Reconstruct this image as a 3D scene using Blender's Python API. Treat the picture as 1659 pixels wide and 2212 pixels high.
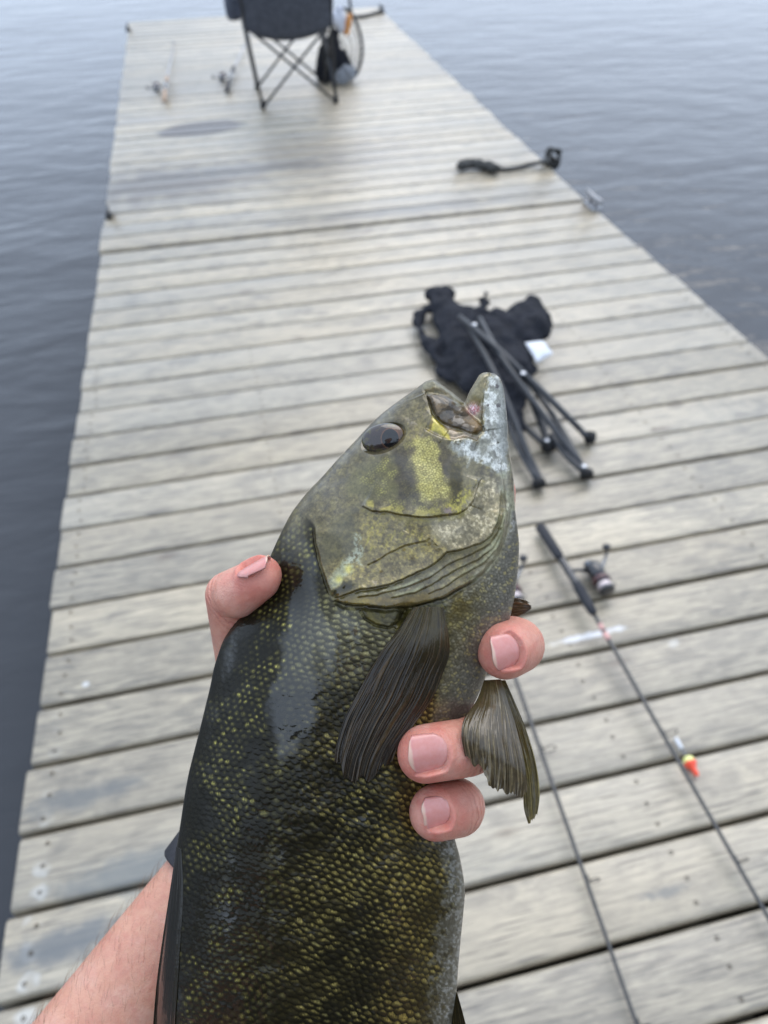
import bpy, bmesh, math, random
import numpy as np
from mathutils import Vector, Matrix, Euler

for o in list(bpy.data.objects):
    bpy.data.objects.remove(o, do_unlink=True)
SC = bpy.context.scene
COL = SC.collection
random.seed(7)
RNG = np.random.default_rng(11)

# ------------------------------------------------------------------ camera
CX, CY, FPX = 829.5, 1106.0, 1565.0            # frame centre and focal length (frame is 1659 x 2212 units)
PITCH, ROLL, YAW = 0.753667, -0.025559, -0.205533
CAM = np.array([0.5909, -0.6021, 1.4181])
_r = np.array([math.cos(YAW), math.sin(YAW), 0.0])
_f = np.array([-math.sin(YAW), math.cos(YAW), 0.0])
_z = np.array([0.0, 0.0, 1.0])
FW = _f * math.cos(PITCH) - _z * math.sin(PITCH)
_up = _f * math.sin(PITCH) + _z * math.cos(PITCH)
RT = _r * math.cos(ROLL) + _up * math.sin(ROLL)
UP = -_r * math.sin(ROLL) + _up * math.cos(ROLL)
cam_d = bpy.data.cameras.new('camera')
cam = bpy.data.objects.new('camera', cam_d)
COL.objects.link(cam)
cam.matrix_world = Matrix(((RT[0], UP[0], -FW[0], CAM[0]), (RT[1], UP[1], -FW[1], CAM[1]),
                           (RT[2], UP[2], -FW[2], CAM[2]), (0, 0, 0, 1)))
cam_d.sensor_fit = 'VERTICAL'
cam_d.sensor_height = 36.0
cam_d.sensor_width = 27.0
cam_d.lens = FPX / 2212.0 * 36.0
cam_d.clip_start = 0.01
cam_d.clip_end = 2000.0
cam_d.dof.use_dof = True
cam_d.dof.focus_distance = 0.234
cam_d.dof.aperture_fstop = 12.5
cam_d.dof.aperture_blades = 0
SC.camera = cam

# ------------------------------------------------------------------ world: pale overcast sky
W = bpy.data.worlds.new('World')
SC.world = W
W.use_nodes = True
nt = W.node_tree
for n in list(nt.nodes):
    nt.nodes.remove(n)
SUN_EL, SUN_AZ = 52.0, 28.0
sky = nt.nodes.new('ShaderNodeTexSky')
sky.sky_type = 'NISHITA'
sky.sun_disc = False
sky.sun_elevation = math.radians(SUN_EL)
sky.sun_rotation = math.radians(SUN_AZ)
sky.dust_density = 4.0
sky.air_density = 1.0
hs = nt.nodes.new('ShaderNodeHueSaturation')
hs.inputs['Saturation'].default_value = 0.6
mixs = nt.nodes.new('ShaderNodeMix')
mixs.data_type = 'RGBA'
mixs.inputs['Factor'].default_value = 0.75
mixs.inputs['B'].default_value = (8.0, 9.6, 12.1, 1)       # even cloud layer, same units as the sky node
bg = nt.nodes.new('ShaderNodeBackground')
bg.inputs['Strength'].default_value = 0.115
wo = nt.nodes.new('ShaderNodeOutputWorld')
nt.links.new(sky.outputs[0], hs.inputs['Color'])
nt.links.new(hs.outputs[0], mixs.inputs['A'])
nt.links.new(mixs.outputs['Result'], bg.inputs[0])
nt.links.new(bg.outputs[0], wo.inputs[0])

sun_d = bpy.data.lights.new('sun', 'SUN')
sun_d.energy = 0.9
sun_d.angle = math.radians(50)
sun_d.color = (1.0, 0.94, 0.86)
sun = bpy.data.objects.new('sun', sun_d)
COL.objects.link(sun)
_el, _az = math.radians(SUN_EL), math.radians(SUN_AZ)
sdir = Vector((math.sin(_az) * math.cos(_el), math.cos(_az) * math.cos(_el), math.sin(_el)))
sun.rotation_euler = sdir.to_track_quat('Z', 'Y').to_euler()
sun.location = (0, 0, 10)

SC.render.engine = 'CYCLES'
SC.view_settings.view_transform = 'Standard'
SC.view_settings.look = 'None'
SC.view_settings.exposure = 0.55
SC.view_settings.gamma = 1.0
SC.view_settings.use_curve_mapping = False
SC.render.resolution_x = 768
SC.render.resolution_y = 1024

# ------------------------------------------------------------------ helpers
def P3(px, py, d):
    """world point seen at frame position px,py at distance d along the viewing axis (arrays allowed)"""
    px = np.asarray(px, float); py = np.asarray(py, float); d = np.asarray(d, float)
    a = (px - CX) / FPX * d; b = -(py - CY) / FPX * d
    return CAM + a[..., None] * RT + b[..., None] * UP + d[..., None] * FW

def GD(px, py, z=0.0):
    """point at height z under frame position px,py"""
    dr = (px - CX) / FPX * RT - (py - CY) / FPX * UP + FW
    t = (z - CAM[2]) / dr[2]
    return CAM + t * dr

def srgb(c):
    c = np.asarray(c, float) / 255.0
    return np.where(c <= 0.04045, c / 12.92, ((c + 0.055) / 1.055) ** 2.4)

def lin(*c):
    v = srgb(c)
    return (float(v[0]), float(v[1]), float(v[2]), 1.0)

def tag(o, label=None, cat=None, group=None, kind=None):
    if label: o['label'] = label
    if cat: o['category'] = cat
    if group: o['group'] = group
    if kind: o['kind'] = kind
    return o

def empty(name, loc):
    o = bpy.data.objects.new(name, None)
    o.location = Vector(loc)
    o.empty_display_size = 0.05
    COL.objects.link(o)
    return o

def link_mesh(name, me, mat, parent=None, smooth=True):
    if smooth and len(me.polygons):
        me.polygons.foreach_set('use_smooth', np.ones(len(me.polygons), bool))
    o = bpy.data.objects.new(name, me)
    if mat is not None and not me.materials:
        me.materials.append(mat)
    COL.objects.link(o)
    if parent is not None:
        o.parent = parent
        o.matrix_parent_inverse = Matrix.Translation(parent.location).inverted() @ Matrix.Identity(4) if parent.type == 'EMPTY' and tuple(parent.rotation_euler) == (0, 0, 0) else parent.matrix_basis.inverted()
    return o

def mesh_np(name, verts, faces):
    """verts Nx3, faces list of int arrays (quads Mx4 / tris Kx3)"""
    me = bpy.data.meshes.new(name)
    verts = np.ascontiguousarray(verts, dtype=np.float32)
    loops = []; starts = []; tot = []
    pos = 0
    for f in faces:
        f = np.asarray(f, np.int32)
        if len(f) == 0: continue
        k = f.shape[1]
        loops.append(f.ravel()); starts.append(pos + np.arange(len(f)) * k); tot.append(np.full(len(f), k))
        pos += f.size
    loops = np.concatenate(loops).astype(np.int32)
    starts = np.concatenate(starts).astype(np.int32); tot = np.concatenate(tot).astype(np.int32)
    me.vertices.add(len(verts)); me.vertices.foreach_set('co', verts.ravel())
    me.loops.add(len(loops)); me.loops.foreach_set('vertex_index', loops)
    me.polygons.add(len(starts)); me.polygons.foreach_set('loop_start', starts)
    try: me.polygons.foreach_set('loop_total', tot)
    except Exception: pass
    me.update(calc_edges=True); me.validate()
    return me

def set_col(me, rgb, name='pigment'):
    a = me.attributes.new(name, 'FLOAT_COLOR', 'POINT')
    c = np.ones((len(me.vertices), 4), np.float32); c[:, :3] = rgb
    a.data.foreach_set('color', c.ravel())

def grid_faces(nr, nc, mask=None, off=0, flip=False):
    i = np.arange(nr - 1)[:, None]; j = np.arange(nc - 1)[None, :]
    a = off + i * nc + j; b = a + 1; c = a + nc + 1; d = a + nc
    q = np.stack([a, d, c, b] if not flip else [a, b, c, d], -1).reshape(-1, 4)
    if mask is not None: q = q[mask.ravel()]
    return q

def pl(pts, t):
    """smooth (Catmull-Rom) polyline evaluated at t in 0..1"""
    pts = np.asarray(pts, float); n = len(pts) - 1
    t = np.clip(np.asarray(t, float), 0, 1) * n
    i = np.minimum(t.astype(int), n - 1); f = (t - i)[..., None]
    g = lambda k: pts[np.clip(k, 0, n)]
    p0, p1, p2, p3 = g(i - 1), g(i), g(i + 1), g(i + 2)
    return 0.5 * ((2 * p1) + (p2 - p0) * f + (2 * p0 - 5 * p1 + 4 * p2 - p3) * f ** 2 + (3 * p1 - p0 - 3 * p2 + p3) * f ** 3)

def sm(a, b, x):
    t = np.clip((x - a) / (b - a), 0, 1)
    return t * t * (3 - 2 * t)

def _hash(i, j, s):
    i = i.astype(np.int64); j = j.astype(np.int64)
    h = (i * 374761393 + j * 668265263 + s * 974711) & 0x7fffffff
    h = ((h ^ (h >> 13)) * 1274126177) & 0x7fffffff
    return ((h ^ (h >> 16)) & 0xffffff) / float(0xffffff)

def vnoise(x, y, s=0):
    i = np.floor(x); j = np.floor(y); fx = x - i; fy = y - j
    fx = fx * fx * (3 - 2 * fx); fy = fy * fy * (3 - 2 * fy)
    a = _hash(i, j, s); b = _hash(i + 1, j, s); c = _hash(i, j + 1, s); d = _hash(i + 1, j + 1, s)
    return (a * (1 - fx) + b * fx) * (1 - fy) + (c * (1 - fx) + d * fx) * fy

def fbm(x, y, s=0, o=4):
    r = 0; amp = 0.5; tot = 0
    for k in range(o):
        r = r + amp * vnoise(x * 2 ** k + 17.3 * k, y * 2 ** k - 9.1 * k, s + k); tot += amp; amp *= 0.5
    return r / tot

def tubes(paths, seg=8):
    """paths: list of (points Nx3, radius or list). returns verts, quads, tris of capped tubes"""
    V = []; Q = []; T = []; off = 0
    for pts, rad in paths:
        pts = np.asarray(pts, float); n = len(pts)
        rad = np.broadcast_to(np.asarray(rad, float), (n,))
        tan = np.gradient(pts, axis=0); tan /= np.linalg.norm(tan, axis=1)[:, None] + 1e-12
        ref = np.array([0, 0, 1.0]) if abs(tan[0][2]) < 0.9 else np.array([1.0, 0, 0])
        nx = np.cross(tan[0], ref); nx /= np.linalg.norm(nx)
        ang = np.linspace(0, 2 * math.pi, seg, endpoint=False)
        for k in range(n):
            nx = nx - tan[k] * np.dot(nx, tan[k]); nx /= np.linalg.norm(nx) + 1e-12
            ny = np.cross(tan[k], nx)
            V.append(pts[k] + rad[k] * (np.cos(ang)[:, None] * nx + np.sin(ang)[:, None] * ny))
        i = np.arange(n - 1)[:, None] * seg; j = np.arange(seg)[None, :]; j2 = (j + 1) % seg
        Q.append((off + np.stack([i + j, i + j2, i + seg + j2, i + seg + j], -1)).reshape(-1, 4))
        V.append(pts[[0, -1]])
        c0 = off + n * seg; jj = np.arange(seg)
        T.append(np.stack([off + (jj + 1) % seg, off + jj, np.full(seg, c0)], -1))
        T.append(np.stack([off + (n - 1) * seg + jj, off + (n - 1) * seg + (jj + 1) % seg, np.full(seg, c0 + 1)], -1))
        off += n * seg + 2
    return np.concatenate(V), np.concatenate(Q), np.concatenate(T)

def tube_obj(name, paths, mat, parent=None, seg=8):
    v, q, t = tubes(paths, seg)
    return link_mesh(name, mesh_np(name, v, [q, t]), mat, parent)

def lathe(p0, p1, prof, seg=14):
    """prof: list of (t along p0->p1, radius)"""
    p0 = np.asarray(p0, float); p1 = np.asarray(p1, float)
    return [p0 + (p1 - p0) * t for t, r in prof], [max(r, 1e-5) for t, r in prof]

def lathe_obj(name, p0, p1, prof, mat, parent=None, seg=14):
    pts, rad = lathe(p0, p1, prof)
    p0 = np.asarray(p0, float); p1 = np.asarray(p1, float)
    ax = (p1 - p0) / np.linalg.norm(p1 - p0)
    ref = np.array([0, 0, 1.0]) if abs(ax[2]) < 0.9 else np.array([1.0, 0, 0])
    nx = np.cross(ax, ref); nx /= np.linalg.norm(nx); ny = np.cross(ax, nx)
    ang = np.linspace(0, 2 * math.pi, seg, endpoint=False)
    V = np.concatenate([p + r * (np.cos(ang)[:, None] * nx + np.sin(ang)[:, None] * ny) for p, r in zip(pts, rad)])
    n = len(pts)
    i = np.arange(n - 1)[:, None] * seg; j = np.arange(seg)[None, :]; j2 = (j + 1) % seg
    Q = np.stack([i + j, i + j2, i + seg + j2, i + seg + j], -1).reshape(-1, 4)
    jj = np.arange(seg)
    V = np.concatenate([V, [pts[0], pts[-1]]])
    T = np.concatenate([np.stack([(jj + 1) % seg, jj, np.full(seg, n * seg)], -1),
                        np.stack([(n - 1) * seg + jj, (n - 1) * seg + (jj + 1) % seg, np.full(seg, n * seg + 1)], -1)])
    return link_mesh(name, mesh_np(name, V, [Q, T]), mat, parent)

def box_verts(c, ax, ay, az):
    c, ax, ay, az = [np.asarray(k, float) for k in (c, ax, ay, az)]
    return np.array([c + i * ax + j * ay + k * az for k in (-1, 1) for j in (-1, 1) for i in (-1, 1)])
BOXF = np.array([[0, 2, 3, 1], [4, 5, 7, 6], [0, 1, 5, 4], [2, 6, 7, 3], [0, 4, 6, 2], [1, 3, 7, 5]])

# ------------------------------------------------------------------ materials
def mat(name, base=(0.5, 0.5, 0.5, 1), rough=0.5, metal=0.0, coat=0.0, spec=0.5):
    m = bpy.data.materials.new(name); m.use_nodes = True
    b = m.node_tree.nodes['Principled BSDF']
    b.inputs['Base Color'].default_value = base
    b.inputs['Roughness'].default_value = rough
    b.inputs['Metallic'].default_value = metal
    b.inputs['Coat Weight'].default_value = coat
    b.inputs['Specular IOR Level'].default_value = spec
    return m, m.node_tree, b

class NB:
    """small node builder"""
    def __init__(self, nt): self.nt = nt
    def n(self, t, **kw):
        x = self.nt.nodes.new(t)
        for k, v in kw.items(): setattr(x, k, v)
        return x
    def l(self, a, b): self.nt.links.new(a, b)
    def math(self, op, a, b=None, clamp=False):
        x = self.n('ShaderNodeMath', operation=op); x.use_clamp = clamp
        for i, v in enumerate((a, b)):
            if v is None: continue
            if isinstance(v, (int, float)): x.inputs[i].default_value = v
            else: self.l(v, x.inputs[i])
        return x.outputs[0]
    def mix(self, f, a, b, mode='MIX'):
        x = self.n('ShaderNodeMix', data_type='RGBA', blend_type=mode)
        for k, v in (('Factor', f), ('A', a), ('B', b)):
            if isinstance(v, (int, float, tuple)): x.inputs[k].default_value = v
            else: self.l(v, x.inputs[k])
        return x.outputs['Result']
    def noise(self, vec, scale, detail=4, rough=0.55, dist=0.0):
        x = self.n('ShaderNodeTexNoise'); x.inputs['Scale'].default_value = scale
        x.inputs['Detail'].default_value = detail; x.inputs['Roughness'].default_value = rough
        x.inputs['Distortion'].default_value = dist
        if vec is not None: self.l(vec, x.inputs['Vector'])
        return x.outputs['Fac']
    def mapr(self, v, a, b, c=0.0, d=1.0, smooth=True):
        x = self.n('ShaderNodeMapRange'); x.interpolation_type = 'SMOOTHSTEP' if smooth else 'LINEAR'
        self.l(v, x.inputs[0])
        for i, k in enumerate((a, b, c, d)): x.inputs[i + 1].default_value = k
        return x.outputs[0]
    def mapping(self, vec, scale=(1, 1, 1), loc=(0, 0, 0), rot=(0, 0, 0)):
        x = self.n('ShaderNodeMapping'); self.l(vec, x.inputs[0])
        x.inputs['Scale'].default_value = scale; x.inputs['Location'].default_value = loc; x.inputs['Rotation'].default_value = rot
        return x.outputs[0]
    def bump(self, h, strength, dist):
        x = self.n('ShaderNodeBump'); x.inputs['Strength'].default_value = strength; x.inputs['Distance'].default_value = dist
        self.l(h, x.inputs['Height']); return x.outputs[0]

def grainy(name, base, rough, var=0.25, scale=200.0, metal=0.0, coat=0.0, bump=0.0, bumpd=0.001, spec=0.5):
    """plain procedural material with broken-up tone and roughness"""
    m, t, b = mat(name, base, rough, metal, coat, spec)
    k = NB(t); tc = k.n('ShaderNodeTexCoord').outputs['Object']
    n1 = k.noise(tc, scale, 5); n2 = k.noise(tc, scale * 0.13, 3)
    f = k.math('ADD', k.math('MULTIPLY', n1, 0.5), k.math('MULTIPLY', n2, 0.5))
    lo = tuple(c * (1 - var) for c in base[:3]) + (1,); hi = tuple(min(1, c * (1 + var)) for c in base[:3]) + (1,)
    k.l(k.mix(k.mapr(f, 0.35, 0.65), lo, hi), b.inputs['Base Color'])
    k.l(k.mapr(n2, 0.3, 0.7, max(0.02, rough - 0.08), min(1, rough + 0.1)), b.inputs['Roughness'])
    if bump: k.l(k.bump(n1, bump, bumpd), b.inputs['Normal'])
    return m

def wood_material():
    m, t, b = mat('weathered_wood', rough=0.55, spec=0.95)
    k = NB(t)
    tc = k.n('ShaderNodeTexCoord').outputs['Object']
    oi = k.n('ShaderNodeObjectInfo').outputs['Random']
    pos = k.n('ShaderNodeNewGeometry').outputs['Position']
    off = k.n('ShaderNodeCombineXYZ'); k.l(k.math('MULTIPLY', oi, 37.0), off.inputs[0]); k.l(k.math('MULTIPLY', oi, 91.0), off.inputs[1]); k.l(k.math('MULTIPLY', oi, 13.0), off.inputs[2])
    va = k.n('ShaderNodeVectorMath', operation='ADD'); k.l(tc, va.inputs[0]); k.l(off.outputs[0], va.inputs[1])
    v = va.outputs[0]
    grain = k.noise(k.mapping(v, (4.5, 60, 60)), 3.0, 8, 0.7, 0.5)
    fine = k.noise(k.mapping(v, (6, 260, 260)), 2.0, 4, 0.6)
    blot = k.noise(k.mapping(v, (1.0, 2.0, 2.0)), 4.2, 7, 0.68, 0.5)
    blot2 = k.noise(k.mapping(v, (1.0, 1.4, 1.4)), 16.0, 6, 0.65)
    big = k.noise(k.mapping(v, (0.5, 1.5, 1.5)), 2.0, 2)
    c = k.mix(k.mapr(grain, 0.34, 0.66), lin(98, 88, 71), lin(194, 180, 153))
    # per-board tone: tan to grey
    c = k.mix(k.mapr(oi, 0.0, 1.0, 0.0, 0.6, False), c, lin(152, 146, 134))
    c = k.mix(k.math('MULTIPLY', k.mapr(big, 0.4, 0.7), 0.26), c, lin(192, 172, 138))
    # grey-green weather stain blotches
    st = k.math('MULTIPLY', k.mapr(blot, 0.46, 0.66), k.mapr(blot2, 0.34, 0.60))
    c = k.mix(k.math('MULTIPLY', st, 0.62), c, lin(92, 86, 76))
    oi2 = k.math('FRACT', k.math('MULTIPLY', oi, 7.13))
    c = k.mix(1.0, c, k.mix(oi2, (0.84, 0.84, 0.84, 1), (1.22, 1.20, 1.16, 1)), 'MULTIPLY')
    crack = k.noise(k.mapping(v, (3.4, 95, 95)), 2.2, 3, 0.5, 0.3)
    c = k.mix(k.math('MULTIPLY', k.mapr(crack, 0.57, 0.66), 0.7), c, lin(66, 58, 46))
    c = k.mix(k.math('MULTIPLY', k.mapr(fine, 0.50, 0.68), 0.5), c, lin(84, 78, 66))
    # knots
    vor = k.n('ShaderNodeTexVoronoi'); vor.inputs['Scale'].default_value = 1.0
    k.l(k.mapping(v, (2.6, 7.5, 0.01)), vor.inputs['Vector'])
    kd = k.math('ADD', vor.outputs['Distance'], k.math('MULTIPLY', k.math('SUBTRACT', blot2, 0.5), 0.1))
    c = k.mix(k.math('MULTIPLY', k.mapr(kd, 0.13, 0.05), 0.7), c, lin(84, 66, 44))
    # bleached halo round the screws near the board's end
    sp = k.n('ShaderNodeSeparateXYZ'); k.l(tc, sp.inputs[0])
    ym = k.math('PINGPONG', k.math('ADD', sp.outputs[1], 0.1125), 0.0225)      # screws every 45 mm
    ym = k.math('SUBTRACT', 0.0225, ym)
    dx = k.math('SUBTRACT', sp.outputs[0], 0.05)
    dd = k.math('SQRT', k.math('ADD', k.math('MULTIPLY', dx, dx), k.math('MULTIPLY', ym, ym)))
    dd = k.math('ADD', dd, k.math('MULTIPLY', k.math('SUBTRACT', k.noise(v, 30, 3), 0.5), 0.03))
    sy = k.n('ShaderNodeSeparateXYZ'); k.l(pos, sy.inputs[0])
    hal = k.math('MULTIPLY', k.mapr(dd, 0.022, 0.010), k.mapr(sy.outputs[1], 0.55, -0.15, 0.0, 0.6))
    hal = k.math('MULTIPLY', hal, k.mapr(k.noise(v, 14, 2), 0.40, 0.58))
    c = k.mix(hal, c, lin(205, 203, 196))
    # stains with a shape of their own: wet oval, brown patch, white paint streak, drip spot
    def spot(cen, rx, ry, rot, col, amt, edge, nz, nscale=6):
        nonlocal c
        mp = k.n('ShaderNodeMapping'); mp.vector_type = 'TEXTURE'; k.l(pos, mp.inputs[0])
        mp.inputs['Location'].default_value = (cen[0], cen[1], 0); mp.inputs['Rotation'].default_value = (0, 0, rot); mp.inputs['Scale'].default_value = (rx, ry, 1)
        s2 = k.n('ShaderNodeSeparateXYZ'); k.l(mp.outputs[0], s2.inputs[0])
        r2 = k.math('SQRT', k.math('ADD', k.math('POWER', s2.outputs[0], 2), k.math('POWER', s2.outputs[1], 2)))
        r2 = k.math('ADD', r2, k.math('MULTIPLY', k.math('SUBTRACT', k.noise(pos, nscale, 4), 0.5), nz))
        f = k.math('MULTIPLY', k.mapr(r2, 1.0, 1.0 - edge), amt)
        c = k.mix(f, c, col)
    s = GD(432, 278, 0.045); spot(s, 0.33, 0.17, 0.15, lin(58, 48, 42), 0.95, 0.3, 0.4)
    s = GD(330, 262, 0.045); spot(s, 0.42, 0.07, 0.05, lin(140, 134, 130), 0.4, 0.5, 0.8)
    s = GD(360, 400, 0.02); spot(s, 0.75, 0.42, 0.0, lin(76, 66, 56), 0.85, 0.8, 1.3, 9)
    s = GD(560, 365, 0.02); spot(s, 0.8, 0.12, 0.0, lin(70, 68, 64), 0.85, 0.8, 1.4, 14)
    s = GD(900, 452, 0.01); spot(s, 1.2, 0.10, 0.0, lin(84, 82, 78), 0.75, 0.9, 1.2, 8)
    s = GD(700, 330, 0.03); spot(s, 0.9, 0.5, 0.0, lin(104, 96, 86), 0.5, 0.9, 1.5, 7)
    s = GD(1275, 1372); spot(s, 0.125, 0.013, 0.03, lin(216, 216, 218), 0.85, 0.7, 1.3, 40)
    s = GD(1455, 1390); spot(s, 0.02, 0.012, 0.3, lin(200, 200, 198), 0.35, 0.6, 0.9, 60)
    s = GD(185, 1478); spot(s, 0.011, 0.009, 0.0, lin(220, 220, 218), 0.7, 0.6, 0.8, 60)
    s = GD(1440, 1925); spot(s, 0.07, 0.013, 0.05, lin(92, 92, 88), 0.75, 0.8, 1.6, 60)
    s = GD(180, 1720); spot(s, 0.16, 0.035, 0.05, lin(86, 88, 86), 0.7, 0.7, 1.3, 22)
    s = GD(300, 1880); spot(s, 0.20, 0.05, 0.05, lin(98, 102, 100), 0.7, 0.7, 1.3, 22)
    s = GD(140, 2040); spot(s, 0.16, 0.045, 0.05, lin(84, 88, 90), 0.8, 0.7, 1.3, 22)
    b.inputs['Coat Weight'].default_value = 0.55; b.inputs['Coat Roughness'].default_value = 0.38
    k.l(c, b.inputs['Base Color'])
    k.l(k.mapr(grain, 0.3, 0.7, 0.36, 0.54), b.inputs['Roughness'])
    hsum = k.math('ADD', k.math('MULTIPLY', grain, 0.7), k.math('MULTIPLY', fine, 0.3))
    k.l(k.bump(hsum, 0.5, 0.004), b.inputs['Normal'])
    return m

M_WOOD = wood_material()
M_BEAM = grainy('beam_wood', lin(96, 88, 74), 0.8, 0.3, 25)
M_SCREW = grainy('rusty_screw', lin(70, 60, 48), 0.55, 0.3, 300, metal=0.6)

def water_material():
    m, t, b = mat('lake_water', lin(58, 60, 64), rough=0.06, spec=0.5)
    b.inputs['IOR'].default_value = 1.33
    k = NB(t); pos = k.n('ShaderNodeNewGeometry').outputs['Position']
    a = k.noise(k.mapping(pos, (1.0, 2.3, 1), rot=(0, 0, 0.35)), 1.9, 3, 0.5, 0.3)
    c = k.noise(k.mapping(pos, (1.0, 1.7, 1), rot=(0, 0, -0.25)), 6.5, 3, 0.5, 0.3)
    d = k.noise(k.mapping(pos, (1.0, 1.5, 1), rot=(0, 0, 0.1)), 0.45, 2, 0.5)
    h = k.math('ADD', k.math('MULTIPLY', a, 0.55), k.math('ADD', k.math('MULTIPLY', c, 0.12), k.math('MULTIPLY', d, 0.8)))
    k.l(k.bump(h, 0.5, 0.07), b.inputs['Normal'])
    return m
M_WATER = water_material()

# ------------------------------------------------------------------ lake
me = mesh_np('lake', [(-600, -600, -0.36), (600, -600, -0.36), (600, 600, -0.36), (-600, 600, -0.36)], [np.array([[0, 1, 2, 3]])])
tag(link_mesh('lake', me, M_WATER, smooth=False), 'rippled grey blue lake water round the dock', 'water', kind='structure')

# ------------------------------------------------------------------ docks
PT = 0.146; DW = 2.44; TH = 0.038
def plank_mesh(length, width, rr):
    """rounded-edge board: origin at the left end, x along, top at z=0"""
    hw = width / 2
    prof = [(-hw, -TH), (-hw, -rr)]
    for a in (30, 60): prof.append((-hw + rr - rr * math.cos(math.radians(a)), -rr + rr * math.sin(math.radians(a))))
    prof.append((-hw + rr, 0)); prof.append((hw - rr, 0))
    for a in (60, 30): prof.append((hw - rr + rr * math.cos(math.radians(a)), -rr + rr * math.sin(math.radians(a))))
    prof += [(hw, -rr), (hw, -TH)]
    n = len(prof)
    xs = (0.0, 0.003, length - 0.003, length)
    V = []
    for i, x in enumerate(xs):
        ins = 0.0025 if i in (0, 3) else 0.0
        for (y, z) in prof: V.append((x, y * (1 - ins / hw), z - ins if z > -0.02 else z))
    F = []
    i = np.arange(3)[:, None] * n; j = np.arange(n)[None, :]; j2 = (j + 1) % n
    q = np.stack([i + j, i + n + j, i + n + j2, i + j2], -1).reshape(-1, 4)
    me = bpy.data.meshes.new('plank')
    faces = [tuple(int(v) for v in f) for f in q] + [tuple(range(n)), tuple(range(4 * n - 1, 3 * n - 1, -1))]
    me.from_pydata([tuple(v) for v in V], [], faces)
    me.update()
    for p in me.polygons: p.use_smooth = len(p.vertices) == 4
    me.materials.append(M_WOOD)
    return me
PLANKS = [plank_mesh(DW + d, PT - g, rr) for d, g, rr in ((0.0, 0.0095, 0.008), (0.006, 0.0085, 0.007), (-0.004, 0.011, 0.009), (0.003, 0.0085, 0.010), (-0.002, 0.010, 0.007))]
# screw: recessed cross-head disc
sv = []; ang = np.linspace(0, 2 * math.pi, 8, endpoint=False)
for r, z in ((0.0042, 0.0006), (0.0036, 0.0010), (0.0014, -0.0006)):
    sv += [(r * math.cos(a), r * math.sin(a), z) for a in ang]
sq = [(r * 8 + j, r * 8 + (j + 1) % 8, r * 8 + 8 + (j + 1) % 8, r * 8 + 8 + j) for r in range(2) for j in range(8)]
SCREW = bpy.data.meshes.new('screw'); SCREW.from_pydata(sv, [], sq + [tuple(16 + j for j in range(8))]); SCREW.update(); SCREW.materials.append(M_SCREW)

def dock(name, y0, n, tilt, label, z0=0.0, screws=None, x0=0.0, skew=0.0):
    root = empty(name, (x0, y0, z0)); root.rotation_euler = (tilt, 0, skew)
    tag(root, label, 'dock', 'dock sections')
    rnd = random.Random(label)
    for i in range(n):
        o = bpy.data.objects.new('plank', PLANKS[rnd.randrange(5)])
        COL.objects.link(o); o.parent = root
        o.location = (rnd.uniform(-0.006, 0.006), (i + 0.5) * PT, rnd.uniform(-0.0015, 0.0015))
        o.rotation_euler = (rnd.uniform(-0.006, 0.006), 0, rnd.uniform(-0.0012, 0.0012))
        if screws and screws[0] <= i <= screws[1]:
            for xs in (0.05, 0.61, 1.22, 1.83, 2.39):
                for ys in (-0.045, 0.0, 0.045):
                    s = bpy.data.objects.new('screw', SCREW); COL.objects.link(s); s.parent = o
                    s.location = (xs + rnd.uniform(-0.006, 0.006), ys + rnd.uniform(-0.004, 0.004), 0.0)
    for xs in (0.02, 0.61, 1.22, 1.83, DW - 0.02):
        L = n * PT - 0.02
        o = link_mesh('joist', mesh_np('joist', box_verts((xs, L / 2 + 0.01, -TH - 0.08), (0.019, 0, 0), (0, L / 2, 0), (0, 0, 0.07)), [BOXF]), M_BEAM, None, False)
        o.parent = root
    for ys in (0.03, n * PT * 0.5, n * PT - 0.03):
        for xs in (0.62, 1.84):
            o = link_mesh('float_drum', mesh_np('float_drum', box_verts((xs, ys if 0.3 < ys < n * PT - 0.3 else (0.35 if ys < 1 else n * PT - 0.35), -TH - 0.30), (0.45, 0, 0), (0, 0.3, 0), (0, 0, 0.145)), [BOXF]), M_BLACKP, None, False)
            o.parent = root
    return root
M_BLACKP = grainy('black_plastic', lin(34, 34, 36), 0.5, 0.3, 60)
NEAR_N = 42
dock_near = dock('dock', -(NEAR_N - 20) * PT, NEAR_N, 0.0, 'nearer section of weathered grey plank dock below the fish', screws=(15, 34))
FAR_Y = 20 * PT + 0.022; TILT = 0.0245
dock_far = dock('dock', FAR_Y, 35, TILT, 'farther section of the plank dock carrying the standing camp chair', z0=0.004, screws=None, x0=-0.004, skew=-0.003)
def FZ(y): return 0.004 + max(0.0, y - FAR_Y) * math.tan(TILT)
def GF(px, py, h=0.0):
    """point h above the tilted far section"""
    z = 0.0
    for _ in range(8):
        p = GD(px, py, z + h); z = FZ(p[1])
    return GD(px, py, z + h)

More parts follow.
